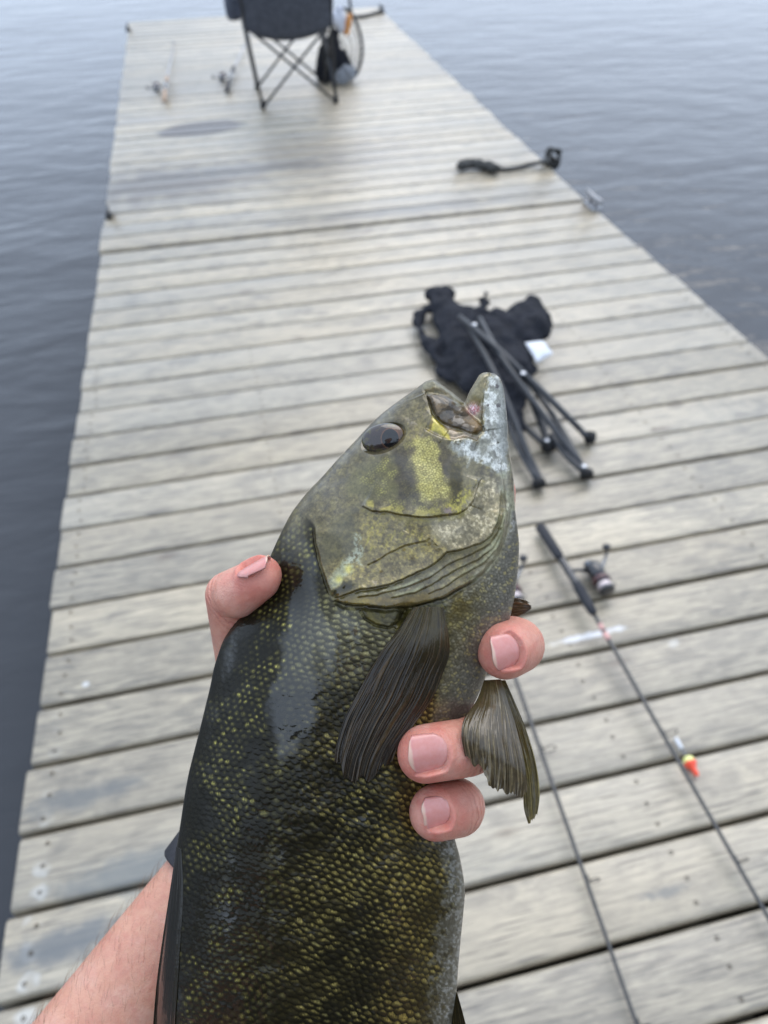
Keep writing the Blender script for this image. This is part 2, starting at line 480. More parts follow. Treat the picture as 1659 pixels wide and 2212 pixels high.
# ------------------------------------------------------------------ wooded shore behind the camera (seen only as the dark skyline mirrored in the wet fish and its eye)
M_SOIL = grainy('shore_soil', lin(92, 88, 66), 0.9, 0.4, 3.0, bump=0.6, bumpd=0.05)
ny, nx = 26, 60
YY, XX = np.meshgrid(np.linspace(-3.0, -40, ny), np.linspace(-60, 60, nx), indexing='ij')
YY = YY - 0.012 * (np.abs(XX - 1.2) > 2) * (np.abs(XX - 1.2) - 2) * 3 * (YY > -10)
ZZ = -0.45 + 0.42 * sm(-3.0, -4.6, YY) + 1.6 * sm(-6, -40, YY) + (fbm(XX / 3, YY / 3, 5) - 0.5) * 0.25
me = mesh_np('shore', np.stack([XX, YY, ZZ], -1).reshape(-1, 3), [grid_faces(ny, nx, flip=True)])
tag(link_mesh('shore', me, M_SOIL), kind='structure')
M_BARK = grainy('bark', lin(84, 72, 60), 0.9, 0.4, 12, bump=0.7, bumpd=0.03)
M_LEAF = grainy('leaves', lin(58, 72, 38), 0.6, 0.5, 2.0)
def tree_meshes(seed, H):
    r = np.random.default_rng(seed)
    paths = [(np.array([[0, 0, -0.3], [0.05, 0.02, H * .3], [-.04, .05, H * .6], [0, 0, H * .92]]), np.array([.16, .12, .08, .02]) * H / 6)]
    for k in range(9):
        a = r.uniform(0, 6.28); h = H * r.uniform(.3, .8); L = H * r.uniform(.18, .32) * (1.1 - h / H)
        paths.append((np.array([[0, 0, h], [math.cos(a) * L * .5, math.sin(a) * L * .5, h + L * .25], [math.cos(a) * L, math.sin(a) * L, h + L * .45]]), [.045, .03, .01]))
    v, q, t = tubes(paths, 6)
    trunk = mesh_np('trunk', v, [q, t]); trunk.materials.append(M_BARK)
    n = 1500
    cl_ = r.normal(size=(26, 3)) * [H * .15, H * .15, H * .17] + [0, 0, H * .62]
    c = cl_[r.integers(0, 26, n)] + r.normal(size=(n, 3)) * H * .055
    a1 = r.normal(size=(n, 3)); a1 /= np.linalg.norm(a1, axis=1)[:, None]; a2 = np.cross(a1, r.normal(size=(n, 3))); a2 /= np.linalg.norm(a2, axis=1)[:, None]
    s = r.uniform(.10, .2, n)[:, None] * H / 6
    vv = np.stack([c - a1 * s, c + a2 * s * .6, c + a1 * s, c - a2 * s * .6], 1).reshape(-1, 3)
    crown = mesh_np('crown', vv, [np.arange(4 * n).reshape(n, 4)]); crown.materials.append(M_LEAF)
    return trunk, crown
TREES = [tree_meshes(s, h) for s, h in ((1, 5.6), (2, 6.6), (3, 5.0))]
for i in range(17):
    x = -17 + i * 2.1 + random.uniform(-.6, .6); y = -9.5 - random.uniform(0, 3.0) - 0.02 * (x - 1) ** 2 * 0.3
    tm, cm_ = TREES[i % 3]
    r0 = empty('tree', (x, y, -0.05)); r0.rotation_euler = (0, 0, random.uniform(0, 6.28)); s_ = random.uniform(.85, 1.1); r0.scale = (s_, s_, s_)
    tag(r0, 'leafy green tree standing on the shore behind the camera', 'tree', 'trees on the shore')
    for nm, mm in (('trunk', tm), ('crown', cm_)):
        o = bpy.data.objects.new(nm, mm); COL.objects.link(o); o.parent = r0

# ------------------------------------------------------------------ the fish
D0 = 0.25; S = D0 / FPX                     # distance of the fish's mid plane, metres per frame unit there
FISH_O = P3(700, 2300, D0)
fish = empty('bass_fish', FISH_O)
tag(fish, 'wet olive and black bass held head up with its mouth open', 'fish')

LEFT = np.array([(1052, 803.5), (933, 819), (919, 824), (907.5, 833), (882, 851), (848, 875), (821, 896), (793.6, 923), (766, 953.5), (732, 988), (698, 1028),
    (664, 1062), (630, 1106), (612, 1140), (594, 1178), (574, 1225), (550, 1282), (520, 1325), (498, 1348), (478, 1393), (463, 1438), (453, 1488), (443, 1528), (431, 1578),
    (418, 1628), (408, 1668), (401, 1703), (395.6, 1739), (384.6, 1813), (376, 1862), (366, 1937), (353, 2033), (342, 2121), (337, 2187), (333, 2300),
    (338, 2420), (355, 2550), (395, 2700), (440, 2820), (470, 2920), (488, 3000)])
RIGHT = np.array([(1053, 803.5), (1069, 807), (1079, 815), (1084, 825), (1088, 840), (1091, 862), (1094.5, 892), (1097, 925), (1098, 953.5), (1100, 981), (1104.7, 1001), (1109, 1028),
    (1111, 1052), (1112, 1085), (1114, 1112), (1119, 1147), (1121.7, 1178), (1120, 1222), (1115, 1266), (1110, 1300), (1100, 1341), (1078, 1395), (1056, 1440), (1046, 1473),
    (1028, 1513), (1004, 1553), (990, 1620), (980, 1690), (978, 1760), (983, 1816), (992, 1844), (1000.6, 1888), (1005, 1928), (1000.6, 1976), (994, 2042), (989.6, 2091),
    (986, 2148), (975, 2230), (940, 2400), (870, 2580), (780, 2740), (700, 2850), (650, 2930), (628, 3000)])
NL = np.array([(1052, 803.5), (933, 819), (943, 822.6), (963.6, 838), (984, 853), (1003, 870)])      # upper lip edge
NR = np.array([(1052, 803.5), (1041.8, 805.6), (1035, 810.7), (1024.8, 827.7), (1014.6, 844.7), (1007.8, 861.7), (1003.5, 870)])

rows_a = np.arange(804.0, 2236.0, 1.7)
rows_b = np.arange(2240.0, 3001.0, 8.0)
VV = np.concatenate([rows_a, rows_b]); NRW = len(VV)
NA, NM, NC = 190, 2, 190                     # columns left of the mouth notch, in it, right of it
def ip(v, pts): return np.interp(v, pts[:, 1], pts[:, 0])
def smooth_ip(v, pts):
    """interpolated contour, lightly smoothed so that traced corners do not show"""
    x = ip(v, pts)
    k = np.ones(13) / 13
    xs = np.convolve(np.pad(x, 6, mode='edge'), k, 'valid')
    w = sm(860, 900, v)
    return x * (1 - w) + xs * w
Lx = smooth_ip(VV, LEFT); Rx = smooth_ip(VV, RIGHT)
nl = ip(np.minimum(VV, 870), NL); nr = ip(np.minimum(VV, 870), NR)
fr = (1003.2 - ip(870, LEFT)) / (ip(870, RIGHT) - ip(870, LEFT))
wB = sm(870, 1150, VV)
frv = fr * (1 - wB) + 0.5 * wB
mid = Lx + (Rx - Lx) * frv
below = VV > 870
nl = np.where(below, mid, nl); nr = np.where(below, mid + 0.3, nr)
Lx = np.minimum(Lx, nl)
U = np.empty((NRW, NA + NM + NC - 2))
ta = np.linspace(0, 1, NA)
# denser near the rim so that the silhouette rounds off well
ta_d = np.sin(ta * math.pi / 2 - math.pi / 2) + 1
ta = 0.65 * ta + 0.35 * ta_d
tc_ = 1 - ta[::-1]
U[:, :NA] = Lx[:, None] + (nl - Lx)[:, None] * ta[None]
U[:, NA:] = nr[:, None] + (Rx - nr)[:, None] * tc_[None][:, :NC]
NCOL = U.shape[1]
V2 = np.repeat(VV[:, None], NCOL, 1)
TAU = np.clip((U - (Lx + Rx)[:, None] / 2) / ((Rx - Lx)[:, None] / 2 + 1e-6), -1, 1)

def pdist(u, v, pts):
    """distance, side (+ left of travel in y-down frame), position 0..1 along an open polyline"""
    pts = np.asarray(pts, float)
    seg = np.diff(pts, axis=0); ln = np.linalg.norm(seg, axis=1); cum = np.concatenate([[0], np.cumsum(ln)])
    best = np.full(u.shape, 1e9); side = np.zeros(u.shape); par = np.zeros(u.shape)
    for k in range(len(seg)):
        dx = u - pts[k, 0]; dy = v - pts[k, 1]
        t = np.clip((dx * seg[k, 0] + dy * seg[k, 1]) / (ln[k] ** 2), 0, 1)
        ex = dx - t * seg[k, 0]; ey = dy - t * seg[k, 1]
        d = np.sqrt(ex * ex + ey * ey)
        m = d < best
        best = np.where(m, d, best)
        side = np.where(m, np.sign(seg[k, 0] * dy - seg[k, 1] * dx), side)
        par = np.where(m, (cum[k] + t * ln[k]) / cum[-1], par)
    return best, side, par

def psd(u, v, poly):
    """signed distance to a closed polygon, positive inside"""
    poly = np.asarray(poly, float); q = np.vstack([poly, poly[:1]])
    d, _, _ = pdist(u, v, q)
    ins = np.zeros(u.shape, bool)
    for k in range(len(poly)):
        x1, y1 = q[k]; x2, y2 = q[k + 1]
        c = ((y1 > v) != (y2 > v)) & (u < (x2 - x1) * (v - y1) / (y2 - y1 + 1e-12) + x1)
        ins ^= c
    return np.where(ins, d, -d)

def z5(*p): return np.array([(630.4 + 0.34 * x, 763.1 + 0.34 * y) for x, y in p])
def soft(u, v, poly, e): return sm(-e, e, psd(u, v, poly))

class Scales:
    """overlapping shingle lattice: a across, b along towards the tail"""
    def __init__(self, a, b, ra=0.66, rb=1.25):
        jb = np.floor(b)
        done = np.zeros(a.shape, bool)
        self.da = np.zeros(a.shape); self.db = np.zeros(a.shape); self.id = np.zeros(a.shape)
        self.edge = np.zeros(a.shape)
        for dj in (-1, 0, 1):
            j = jb + dj
            offs = 0.5 * np.mod(j, 2)
            i = np.round(a - offs)
            da = a - offs - i; db = b - j
            q = (da / ra) ** 2 + (db / rb) ** 2
            ok = ((q < 1) | (dj == 1)) & ~done
            self.da = np.where(ok, da, self.da); self.db = np.where(ok, db, self.db)
            self.id = np.where(ok, _hash(i, j, 5), self.id); self.edge = np.where(ok, q, self.edge)
            done |= ok
        self.h = 0.45 * self.db / rb - 0.55 * self.da ** 2

u, v = U, V2
# --- smooth form
Tk = np.interp(VV, [804, 830, 880, 950, 1050, 1150, 1300, 1500, 1800, 2200, 2450, 2700, 2900, 3000], [26, 38, 60, 88, 112, 128, 142, 150, 152, 146, 124, 78, 40, 28])
z = Tk[:, None] * np.maximum(1 - np.abs(TAU) ** 2.15, 0) ** 0.56
dn = np.full(u.shape, 1e9)
hsel = v < 1010
dU, _, _ = pdist(u[:, :], v, NL[1:]); dL, _, _ = pdist(u, v, NR)
rl, rj = 26.0, 30.0
zl = rl * 1.5 * np.sqrt(np.clip(1 - (1 - np.clip(dU / rl, 0, 1)) ** 2, 0, 1)) + np.maximum(dU - rl, 0) * 0.9
zj = rj * 1.2 * np.sqrt(np.clip(1 - (1 - np.clip(dL / rj, 0, 1)) ** 2, 0, 1)) + np.maximum(dL - rj, 0) * 0.9
z = np.where(hsel, np.minimum(z, np.minimum(zl, zj)), z)
# cheeks and brow roll
z += 7 * np.exp(-(((u - 900) / 90) ** 2 + ((v - 1040) / 70) ** 2))
H = np.zeros(u.shape)

uq = u + (fbm(u / 30, v / 30, 501, 3) - 0.5) * 6; vq = v + (fbm(u / 30, v / 30, 511, 3) - 0.5) * 6
hvar = 0.55 + 0.9 * fbm(u / 45, v / 45, 521, 3)
def plate(pts, h, w, sgn, e=1.3, ends=0.03, groove=0.0, gw=3.0):
    """raised edge on one side of a line that fades back into the surface over w"""
    global H
    d, s, p = pdist(uq, vq, pts)
    win = sm(0.0, ends, p) * sm(1.0, 1 - ends, p)
    sd = d * s * sgn
    win = win * hvar
    H += win * h * np.where(sd > -e, sm(-e, e, sd) * np.exp(-np.maximum(sd, 0) / w), 0)
    if groove: H -= win * groove * np.exp(-(np.minimum(sd + gw * 0.7, 40) / gw) ** 2)
    return d, sd, win, p

PREOP = z5((440, 962), (500, 995), (600, 1012), (750, 1030), (880, 1040), (980, 1032), (1060, 1020), (1110, 990), (1150, 930), (1180, 860), (1205, 790))
OPER = z5((150, 1090), (148, 1150), (155, 1220), (170, 1300), (205, 1410), (240, 1510), (262, 1560))
OPERB = z5((262, 1562), (330, 1535), (430, 1500), (550, 1482), (700, 1440), (850, 1370), (950, 1305), (985, 1265), (1040, 1255), (1120, 1235), (1200, 1205), (1270, 1150), (1305, 1070), (1325, 960), (1330, 860))
SUBOP = z5((800, 1108), (850, 1140), (880, 1168), (850, 1192), (720, 1215), (600, 1280), (470, 1352))
SUB2 = z5((868, 1150), (910, 1190), (950, 1235), (985, 1268))
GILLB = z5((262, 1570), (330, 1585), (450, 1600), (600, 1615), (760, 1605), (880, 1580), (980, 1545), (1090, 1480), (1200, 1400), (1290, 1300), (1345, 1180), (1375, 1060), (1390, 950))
BR1 = z5((400, 1545), (550, 1530), (720, 1490), (880, 1420), (1020, 1330), (1150, 1270), (1250, 1210), (1310, 1130), (1345, 1000))
BR2 = z5((620, 1560), (780, 1520), (920, 1450), (1060, 1370), (1180, 1310), (1280, 1230), (1335, 1130), (1362, 1000))
BR3 = z5((860, 1535), (980, 1480), (1100, 1400), (1220, 1330), (1310, 1230), (1355, 1120), (1378, 980))
dP, sP, wP, _ = plate(PREOP, 10, 34, -1, e=1.8, groove=0.6)
dO, sO, wO, _ = plate(OPER, 9, 60, -1, groove=5, ends=0.12)
dB, sB, wB2, _ = plate(OPERB, 9, 44, -1, e=1.8, groove=0.6)
plate(SUBOP, 4.2, 25, 1, e=1.8, groove=0.2); plate(SUB2, 3.5, 18, 1, e=1.8, groove=0.2)
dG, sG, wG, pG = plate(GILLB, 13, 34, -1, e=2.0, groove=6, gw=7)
for B in (BR1, BR2, BR3): plate(B, 4.5, 16, -1, e=2.0, groove=0.3, gw=4)
# eye socket
ex, ey = (u - 829) * 0.976 - (v - 947) * -0.2, (v - 947) * 0.976 + (u - 829) * 0.2
eq = np.sqrt((ex / 46) ** 2 + (ey / 31) ** 2)
H -= 12 * sm(1.05, 0.75, eq); H += 1.2 * np.exp(-((eq - 1.18) / 0.16) ** 2)
# jaws
MAX = z5((850, 262), (905, 258), (975, 275), (1040, 312), (1090, 335), (1130, 385), (1180, 425), (1212, 462), (1208, 492), (1180, 512), (1135, 508), (1080, 485), (1020, 470), (960, 445), (915, 405), (890, 350), (872, 300))
dM = psd(u, v, MAX)
H += 13 * np.sqrt(np.clip(1 - (1 - np.clip(dM / 22, 0, 1)) ** 2, 0, 1)) - 2 * np.exp(-((dM + 3.5) / 4) ** 2)
dF, sF, wF, _ = plate(z5((845, 478), (900, 505), (960, 535), (1030, 548), (1090, 532), (1140, 545), (1185, 560)), 6, 22, 1, groove=4, gw=5)
plate(z5((842, 250), (872, 320), (888, 390), (930, 440), (1000, 492)), 5, 24, 1, groove=3)
plate(z5((815, 205), (845, 262)), 3.0, 14, 1, groove=1.5, ends=0.1)
JS = z5((1262, 128), (1235, 190), (1222, 260), (1216, 330), (1208, 400), (1214, 450), (1225, 500))
dJ, sJ, wJ, _ = plate(JS, 4.5, 30, -1, groove=3, gw=6)
plate(z5((1300, 560), (1330, 700), (1352, 850), (1362, 1000), (1350, 1120)), 4, 16, 1, groove=2.5)
plate(z5((1210, 800), (1160, 880), (1130, 970)), 2.5, 14, -1, groove=2)
# pectoral girdle folds below the gill opening
plate(z5((440, 1625), (470, 1680), (540, 1720), (620, 1735), (680, 1700), (700, 1640)), 5, 16, -1, groove=5)
plate(z5((740, 1620), (720, 1680), (670, 1757)), 5, 22, -1, groove=8, gw=8)
H -= 14 * np.exp(-(((u - 872) / 16) ** 2 + ((v - 1332) / 20) ** 2))
# dent where the thumb and fingers press
H -= 4 * np.exp(-(((u - 575) / 40) ** 2 + ((v - 1258) / 50) ** 2))
H -= 10 * np.exp(-(((u - 920) / 60) ** 2 + ((v - 1630) / 60) ** 2)) + 10 * np.exp(-(((u - 950) / 55) ** 2 + ((v - 1755) / 55) ** 2))

# --- scales
hd = np.minimum(sm(-6, 14, -sO * np.where(wO > 0, 1, 1)), 1)
below_gill = soft(u, v, np.vstack([OPER + [-3, 0], GILLB[1:8] + [0, 4], z5((1150, 1480), (1250, 1390), (1330, 1270), (1380, 1130), (1400, 1000), (1480, 1000)), [(1150, 1400), (1150, 3100), (300, 3100), (300, 1500), (560, 1120), (600, 1090), (640, 1095)]]), 4)
nline = ((v - 1092) - (u - 600) * 0.62) / 1.18
below_gill = below_gill * np.where(u < 640, sm(-20, 130, nline + (fbm(u / 20, v / 20, 533) - 0.5) * 60), 1 - (1 - sm(-20, 130, nline + (fbm(u / 20, v / 20, 533) - 0.5) * 60)) * sm(690, 640, u))
nape = soft(u, v, [(600, 1090), (640, 1095), (684, 1140), (684, 1200), (560, 1330), (540, 1300)], 12) * 0.5
pa = np.interp(TAU.ravel(), [-1, -0.7, -0.3, 0.2, 0.6, 0.9, 1], [13, 15.5, 20, 22, 19, 12, 10]).reshape(u.shape)
tt = np.linspace(-1, 1, 801); pp = np.interp(tt, [-1, -0.7, -0.3, 0.2, 0.6, 0.9, 1], [13, 15.5, 20, 22, 19, 12, 10])
At = np.concatenate([[0], np.cumsum(0.5 * (1 / pp[1:] + 1 / pp[:-1]) * np.diff(tt))]) * 285
nzx = (fbm(u / 140, v / 140, 3, 3) - 0.5) * 2.4 + (vnoise(u / 16, v / 16, 6) - 0.5) * 0.30; nzy = (fbm(u / 140, v / 140, 9, 3) - 0.5) * 2.6 + (vnoise(u / 15, v / 15, 16) - 0.5) * 0.40
aa = np.interp(TAU, tt, At) + nzx + 0.004 * (v - 1600)
pb = np.interp(TAU, [-1, -0.5, 0, 0.5, 0.85, 1], [12, 14, 16, 15.5, 11, 9])
bb = (v - 1000 - 0.30 * (u - 700)) / 12.5 + nzy
SCB = Scales(aa, bb)
breast = soft(u, v, [(965, 1290), (1030, 1255), (1075, 1215), (1095, 1170), (1150, 1100), (1150, 1500), (1010, 1570), (930, 1575), (950, 1480), (975, 1400), (965, 1330)], 10)
jx = (vnoise(u / 6.5, v / 6.5, 81) - 0.5) * 0.75; jy = (vnoise(u / 6.5, v / 6.5, 83) - 0.5) * 0.75
SCS = Scales((u + 0.3 * v) / 9.5 + nzx * 0.8 + jx, (v - 0.2 * u) / 7.0 + nzy * 0.8 + jy)
film = sm(0.50, 0.66, 0.12 * SCB.h + 0.6 * fbm(u / 60, v / 110, 41, 4) + 0.20 - 0.25 * np.exp(-(((u - 585) / 34) ** 2 + ((v - 1262) / 50) ** 2)) + 0.34 * np.exp(-(((u - 632 + (v - 1500) * 0.05) / 42) ** 2 + ((v - 1510) / 150) ** 2)) + 0.30 * np.exp(-(((u - 640) / 50) ** 2 + ((v - 1255) / 110) ** 2)) + 0.24 * np.exp(-(((u - 720) / 75) ** 2 + ((v - 1345) / 50) ** 2)) + 0.10 * np.exp(-(((u - Lx[:, None] - 22) / 20) ** 2)) - 0.10)
amp = (2.3 * (1 - 0.6 * film)) * np.interp(TAU, [-1, -0.8, -0.3, 0.6, 1], [0.8, 0.7, 1.0, 1.0, 0.6])
H += below_gill * (1 - breast) * amp * SCB.h + (below_gill * breast) * 1.3 * SCS.h + nape * 0.8 * SCB.h
CHK = Scales((u + 0.25 * v) / 7.0 + nzx * 0.6 + jx, (v - 0.25 * u) / 5.2 + nzy * 0.6 + jy)
cheek = soft(u, v, z5((420, 780), (600, 660), (740, 560), (960, 560), (1060, 700), (1080, 980), (980, 1020), (700, 1020), (480, 960)), 8)
opm = soft(u, v, np.vstack([z5((180, 1120), (440, 990), (760, 1050), (900, 1100), (985, 1260)), OPERB[::-1][7:]]), 8)
H += cheek * 1.0 * CHK.h + opm * 0.5 * CHK.h
H += (fbm(u / 7, v / 7, 77, 3) - 0.5) * 1.0 * (1 - 0.5 * below_gill) + (fbm(u / 40, v / 40, 71, 3) - 0.5) * 6 * (1 - np.abs(TAU)) ** 0.5
rim = np.clip((1 - np.abs(TAU)) / 0.05, 0, 1) * np.where(hsel, np.clip(np.minimum(dU, dL) / 10, 0, 1), 1)
zf = np.maximum(z + H * rim, 0)

# --- pigment and a little painted shade (display values 0-255 mixed, made linear at the end)
C = np.empty(u.shape + (3,)); C[:] = (98, 93, 78)
def mx(m, col, gain=1.0):
    m = np.clip(m * gain, 0, 1)[..., None]
    C[:] = C * (1 - m) + np.asarray(col, float) * m
n1 = fbm(u / 16, v / 16, 21); n2 = fbm(u / 5, v / 5, 31, 3); n3 = fbm(u / 45, v / 45, 51); n4 = fbm(u / 2.6, v / 2.6, 61, 2)
nst = fbm((u + 0.5 * v) / 3.5, (v - 0.5 * u) / 16, 64, 3)
mx(sm(0.45, 0.7, n1) * 0.5, (128, 122, 84)); mx(sm(0.5, 0.3, n3) * 0.4, (80, 76, 60)); mx(sm(0.55, 0.75, n2) * 0.4, (72, 66, 48)); mx(sm(0.56, 0.8, n4) * 0.35, (140, 134, 98))
mx(sm(0.1, 0.75, -TAU) * sm(1180, 900, v) * 0.5, (82, 78, 64))
fk = fbm(u / 7, v / 5, 541, 3); fk2 = fbm(u / 10, v / 10, 551, 3)
mx(sm(0.54, 0.70, fk) * sm(0.35, 0.6, n3) * 0.35, (136, 130, 92)); mx(sm(0.46, 0.30, fk2) * 0.35, (64, 59, 50)); mx(sm(820, 1150, v) * 0 + sm(0.60, 0.75, fk2) * 0.3, (140, 136, 116))
uw = u + (fbm(u / 22, v / 22, 301, 4) - 0.5) * 26 + (n4 - 0.5) * 4; vw = v + (fbm(u / 22, v / 22, 311, 4) - 0.5) * 26 + (n2 - 0.5) * 4
# cheek and its bars
spots = cheek * np.exp(-((CHK.da / 0.34) ** 2 + ((CHK.db - 0.35) / 0.4) ** 2))
mx(soft(uw, vw, z5((330, 800), (480, 700), (660, 640), (680, 930), (460, 930), (360, 900)), 14) * 0.8, (98, 96, 72))
mx(spots * sm(0.38, 0.62, n1) * 0.8, (156, 156, 98))
br = soft(uw, vw, z5((755, 545), (880, 535), (925, 640), (970, 760), (1005, 925), (800, 940), (775, 800), (765, 660)), 11) 
br = np.clip(br + (n2 - 0.5) * 0.8 * (br > 0.02) * (br < 0.98), 0, 1)
mx(br * (0.75 + 0.5 * (n1 - 0.5)), (146, 141, 92)); mx(br * np.exp(-((CHK.da / 0.4) ** 2 + ((CHK.db - 0.4) / 0.45) ** 2)) * (0.4 + 0.6 * CHK.id) * 0.9, (192, 190, 136)); mx(br * sm(0.7, 1.0, CHK.edge) * 0.5, (92, 90, 48))
dk1 = soft(uw, vw, z5((655, 600), (745, 610), (768, 700), (780, 830), (800, 935), (670, 935), (655, 780)), 13)
mx(dk1 * (0.7 + 0.5 * (n2 - 0.5)), (66, 61, 54))
mx(soft(uw, vw, z5((480, 760), (560, 700), (560, 920), (470, 930)), 10) * 0.5, (80, 78, 66))
dk2 = soft(uw, vw, z5((880, 545), (1000, 590), (1040, 680), (1010, 800), (960, 730), (920, 620)), 6)
mx(dk2 * 0.7, (80, 74, 66))
mx(soft(uw, vw, z5((1020, 680), (1085, 720), (1075, 860), (1050, 960), (1000, 975), (1000, 820)), 9) * (0.65 + n2 * 0.5), (66, 60, 28))
mx(soft(uw, vw, z5((1085, 700), (1200, 700), (1195, 830), (1130, 980), (1075, 1000), (1085, 850)), 9) * 0.8, (118, 114, 96)); 
mx(soft(uw, vw, z5((1085, 850), (1150, 830), (1120, 1010), (1000, 1040), (960, 1000)), 8) * sm(0.4, 0.65, n2), (150, 146, 84))
# yellow rim above the preopercle edge and the gold strip under it
mx(np.exp(-((sP * -1 - 9) / 9) ** 2) * 0 + wP * np.exp(-((sP - 9) / 8) ** 2) * sm(0.35, 0.6, n1) * 0.8, (152, 146, 88))
mx(wP * np.exp(-((sP + 8) / 5) ** 2) * 0.8, (126, 118, 56)); mx(wP * np.exp(-((sP + 1) / 1.6) ** 2) * 0.2, (62, 54, 30))  # thin dark line paints in the shadow under the plate edge
starc = np.sqrt((u - 969) ** 2 + (v - 1103) ** 2); mx(sm(12, 3, starc + (n4 - 0.5) * 10), (120, 110, 112))
# opercle
mx(opm * 0.6, (120, 112, 80)); mx(opm * sm(0.46, 0.60, n2) * sm(0.38, 0.58, n1) * 0.6, (156, 146, 90)); mx(opm * sm(0.5, 0.36, fk2) * 0.5, (70, 63, 48)); mx(opm * sm(0.5, 0.75, fbm(u / 6, v / 6, 91)) * 0.4, (146, 140, 112))
cko = np.exp(-((CHK.da / 0.42) ** 2 + ((CHK.db - 0.4) / 0.5) ** 2)); mx(opm * cko * sm(0.35, 0.9, CHK.id) * 0.35, (168, 158, 108)); mx(opm * sm(0.35, 0.1, CHK.id) * cko * 0.25, (66, 60, 50))
mx(soft(uw, vw, z5((180, 1120), (400, 980), (440, 1120), (420, 1260), (300, 1330), (190, 1330)), 14) * 0.7, (84, 82, 68))
mx(opm * sm(0.1, 0.6, nst - 0.35) * soft(uw, vw, z5((480, 1080), (860, 1110), (840, 1190), (700, 1210), (560, 1270), (440, 1260)), 14) * 0.7, (150, 146, 72))
bl = soft(uw, vw, z5((300, 1430), (330, 1310), (395, 1230), (410, 1150), (450, 1160), (440, 1260), (440, 1350), (400, 1330), (360, 1400)), 6)
mx(bl * sm(0.3, 0.6, n2) * 0.8, (156, 166, 164)); mx(soft(uw, vw, z5((245, 1420), (320, 1330), (345, 1340), (320, 1440), (260, 1500)), 5) * 0.7, (150, 158, 150))
mx(np.exp(-(((u - 753) / 9) ** 2 + ((v - 1229) / 9) ** 2)), (196, 192, 120)); mx(np.exp(-(((u - 733) / 9) ** 2 + ((v - 1252) / 8) ** 2)) * 0.9, (176, 172, 100))
mx(soft(uw, vw, z5((268, 1555), (285, 1500), (335, 1425), (375, 1455), (400, 1480), (340, 1530)), 6), (58, 54, 20))
# throat, below the cheek
lo = soft(uw, vw, z5((880, 1060), (1100, 1040), (1180, 880), (1230, 790), (1320, 850), (1330, 1000), (1290, 1130), (1180, 1210), (1000, 1250), (900, 1140)), 10)
mx(lo * 0.8, (146, 140, 122)); mx(lo * sm(0.48, 0.66, n2), (178, 172, 156)); mx(lo * sm(0.5, 0.7, fbm(u / 24, v / 24, 15)) * 0.6, (84, 80, 66))
thr = soft(uw, vw, z5((1290, 760), (1400, 700), (1420, 1080), (1330, 1300), (1200, 1450), (1120, 1450), (1300, 1240), (1350, 1000)), 8)
mx(thr * 0.8, (136, 135, 124)); mx(thr * sm(0.42, 0.7, n1) * 0.7, (150, 156, 146))
for B, w in ((BR1, 9), (BR2, 8), (BR3, 8)):
    d, s_, p = pdist(u, v, B); sd = -d * s_; e_ = sm(0, 0.05, p) * sm(1, 0.95, p)
    mx(e_ * np.exp(-((sd - w * 0.5) / (w * 0.5)) ** 2) * 0.7 * sm(0.3, 0.65, fbm(u / 30, v / 30, 17)), (150, 156, 138)); mx(e_ * np.exp(-((sd + 4) / 3.5) ** 2) * 0.2, (80, 74, 50))
mem = wG * np.exp(-((sG - 10) / 12) ** 2) * sm(0.62, 0.4, pG)
mx(mem * 0.9, (100, 88, 52)); mx(wB2 * np.exp(-((sB + 5) / 5) ** 2) * 0.7, (88, 82, 50))
mx(wG * sm(-24, -8, sG) * sm(1, -1, sG) * sm(0.7, 0.45, pG) * 0.9, (34, 28, 14))  # shadow of the gill opening, painted below the cover's edge
# mouth
wht = soft(uw, vw, z5((1000, 575), (1060, 548), (1110, 540), (1180, 565), (1215, 500), (1212, 430), (1222, 250), (1250, 140), (1300, 130), (1350, 200), (1372, 420), (1380, 620), (1370, 760), (1290, 760), (1200, 690), (1130, 700), (1060, 640)), 6)
wn = np.clip(wht * 1.0 + (n2 - 0.5) * 1.5 * (wht > 0.03) * (wht < 0.97), 0, 1)
mx(wn * 0.9, (158, 158, 144)); mx(wn * sm(0.5, 0.68, fbm(u / 12, v / 16, 13)) * 0.6, (112, 108, 96)); mx(wn * sm(0.42, 0.62, fbm(u / 14, v / 14, 14)) * 0.9, (228, 228, 218)); mx(wn * sm(0.62, 0.7, n4) * 0.35, (110, 104, 92))
mx(soft(uw, vw, z5((1300, 130), (1350, 200), (1375, 440), (1385, 700), (1330, 700), (1310, 500), (1320, 300)), 6) * 0.6, (136, 138, 130))
mx(soft(uw, vw, z5((1175, 520), (1260, 560), (1270, 640), (1200, 660), (1170, 600)), 9) * 0.7, (116, 112, 92))
for (sx, sy, r_) in ((1306, 210, 4), (1312, 332, 4.5), (1246, 330, 2)):
    q = z5((sx, sy))[0]; mx(sm(r_ + 1.5, r_ - 2, np.hypot(u - q[0], v - q[1]) + (n4 - 0.5) * 5), (70, 62, 56))
mx(soft(uw, vw, z5((1100, 320), (1130, 240), (1160, 190), (1195, 130), (1262, 122), (1235, 190), (1222, 260), (1214, 335), (1200, 345), (1140, 350)), 4), (122, 118, 100))
mx(soft(uw, vw, z5((1120, 320), (1150, 270), (1215, 290), (1210, 380), (1180, 330)), 6) * 0.8, (92, 84, 46))
mx(sm(-2, 3, dM), (82, 68, 46)); mx(sm(0, 4, dM) * sm(0.45, 0.55, fbm(uw / 26, vw / 14, 17)) * 0.7, (46, 36, 22)); mx(sm(-2, 4, dM) * sm(1075, 1200, (u - 630.4) / 0.34 + 0 * v) * 0.85, (112, 86, 44)); mx(sm(0, 3, dM) * sm(0.5, 0.62, n1) * 0.35, (78, 66, 50))
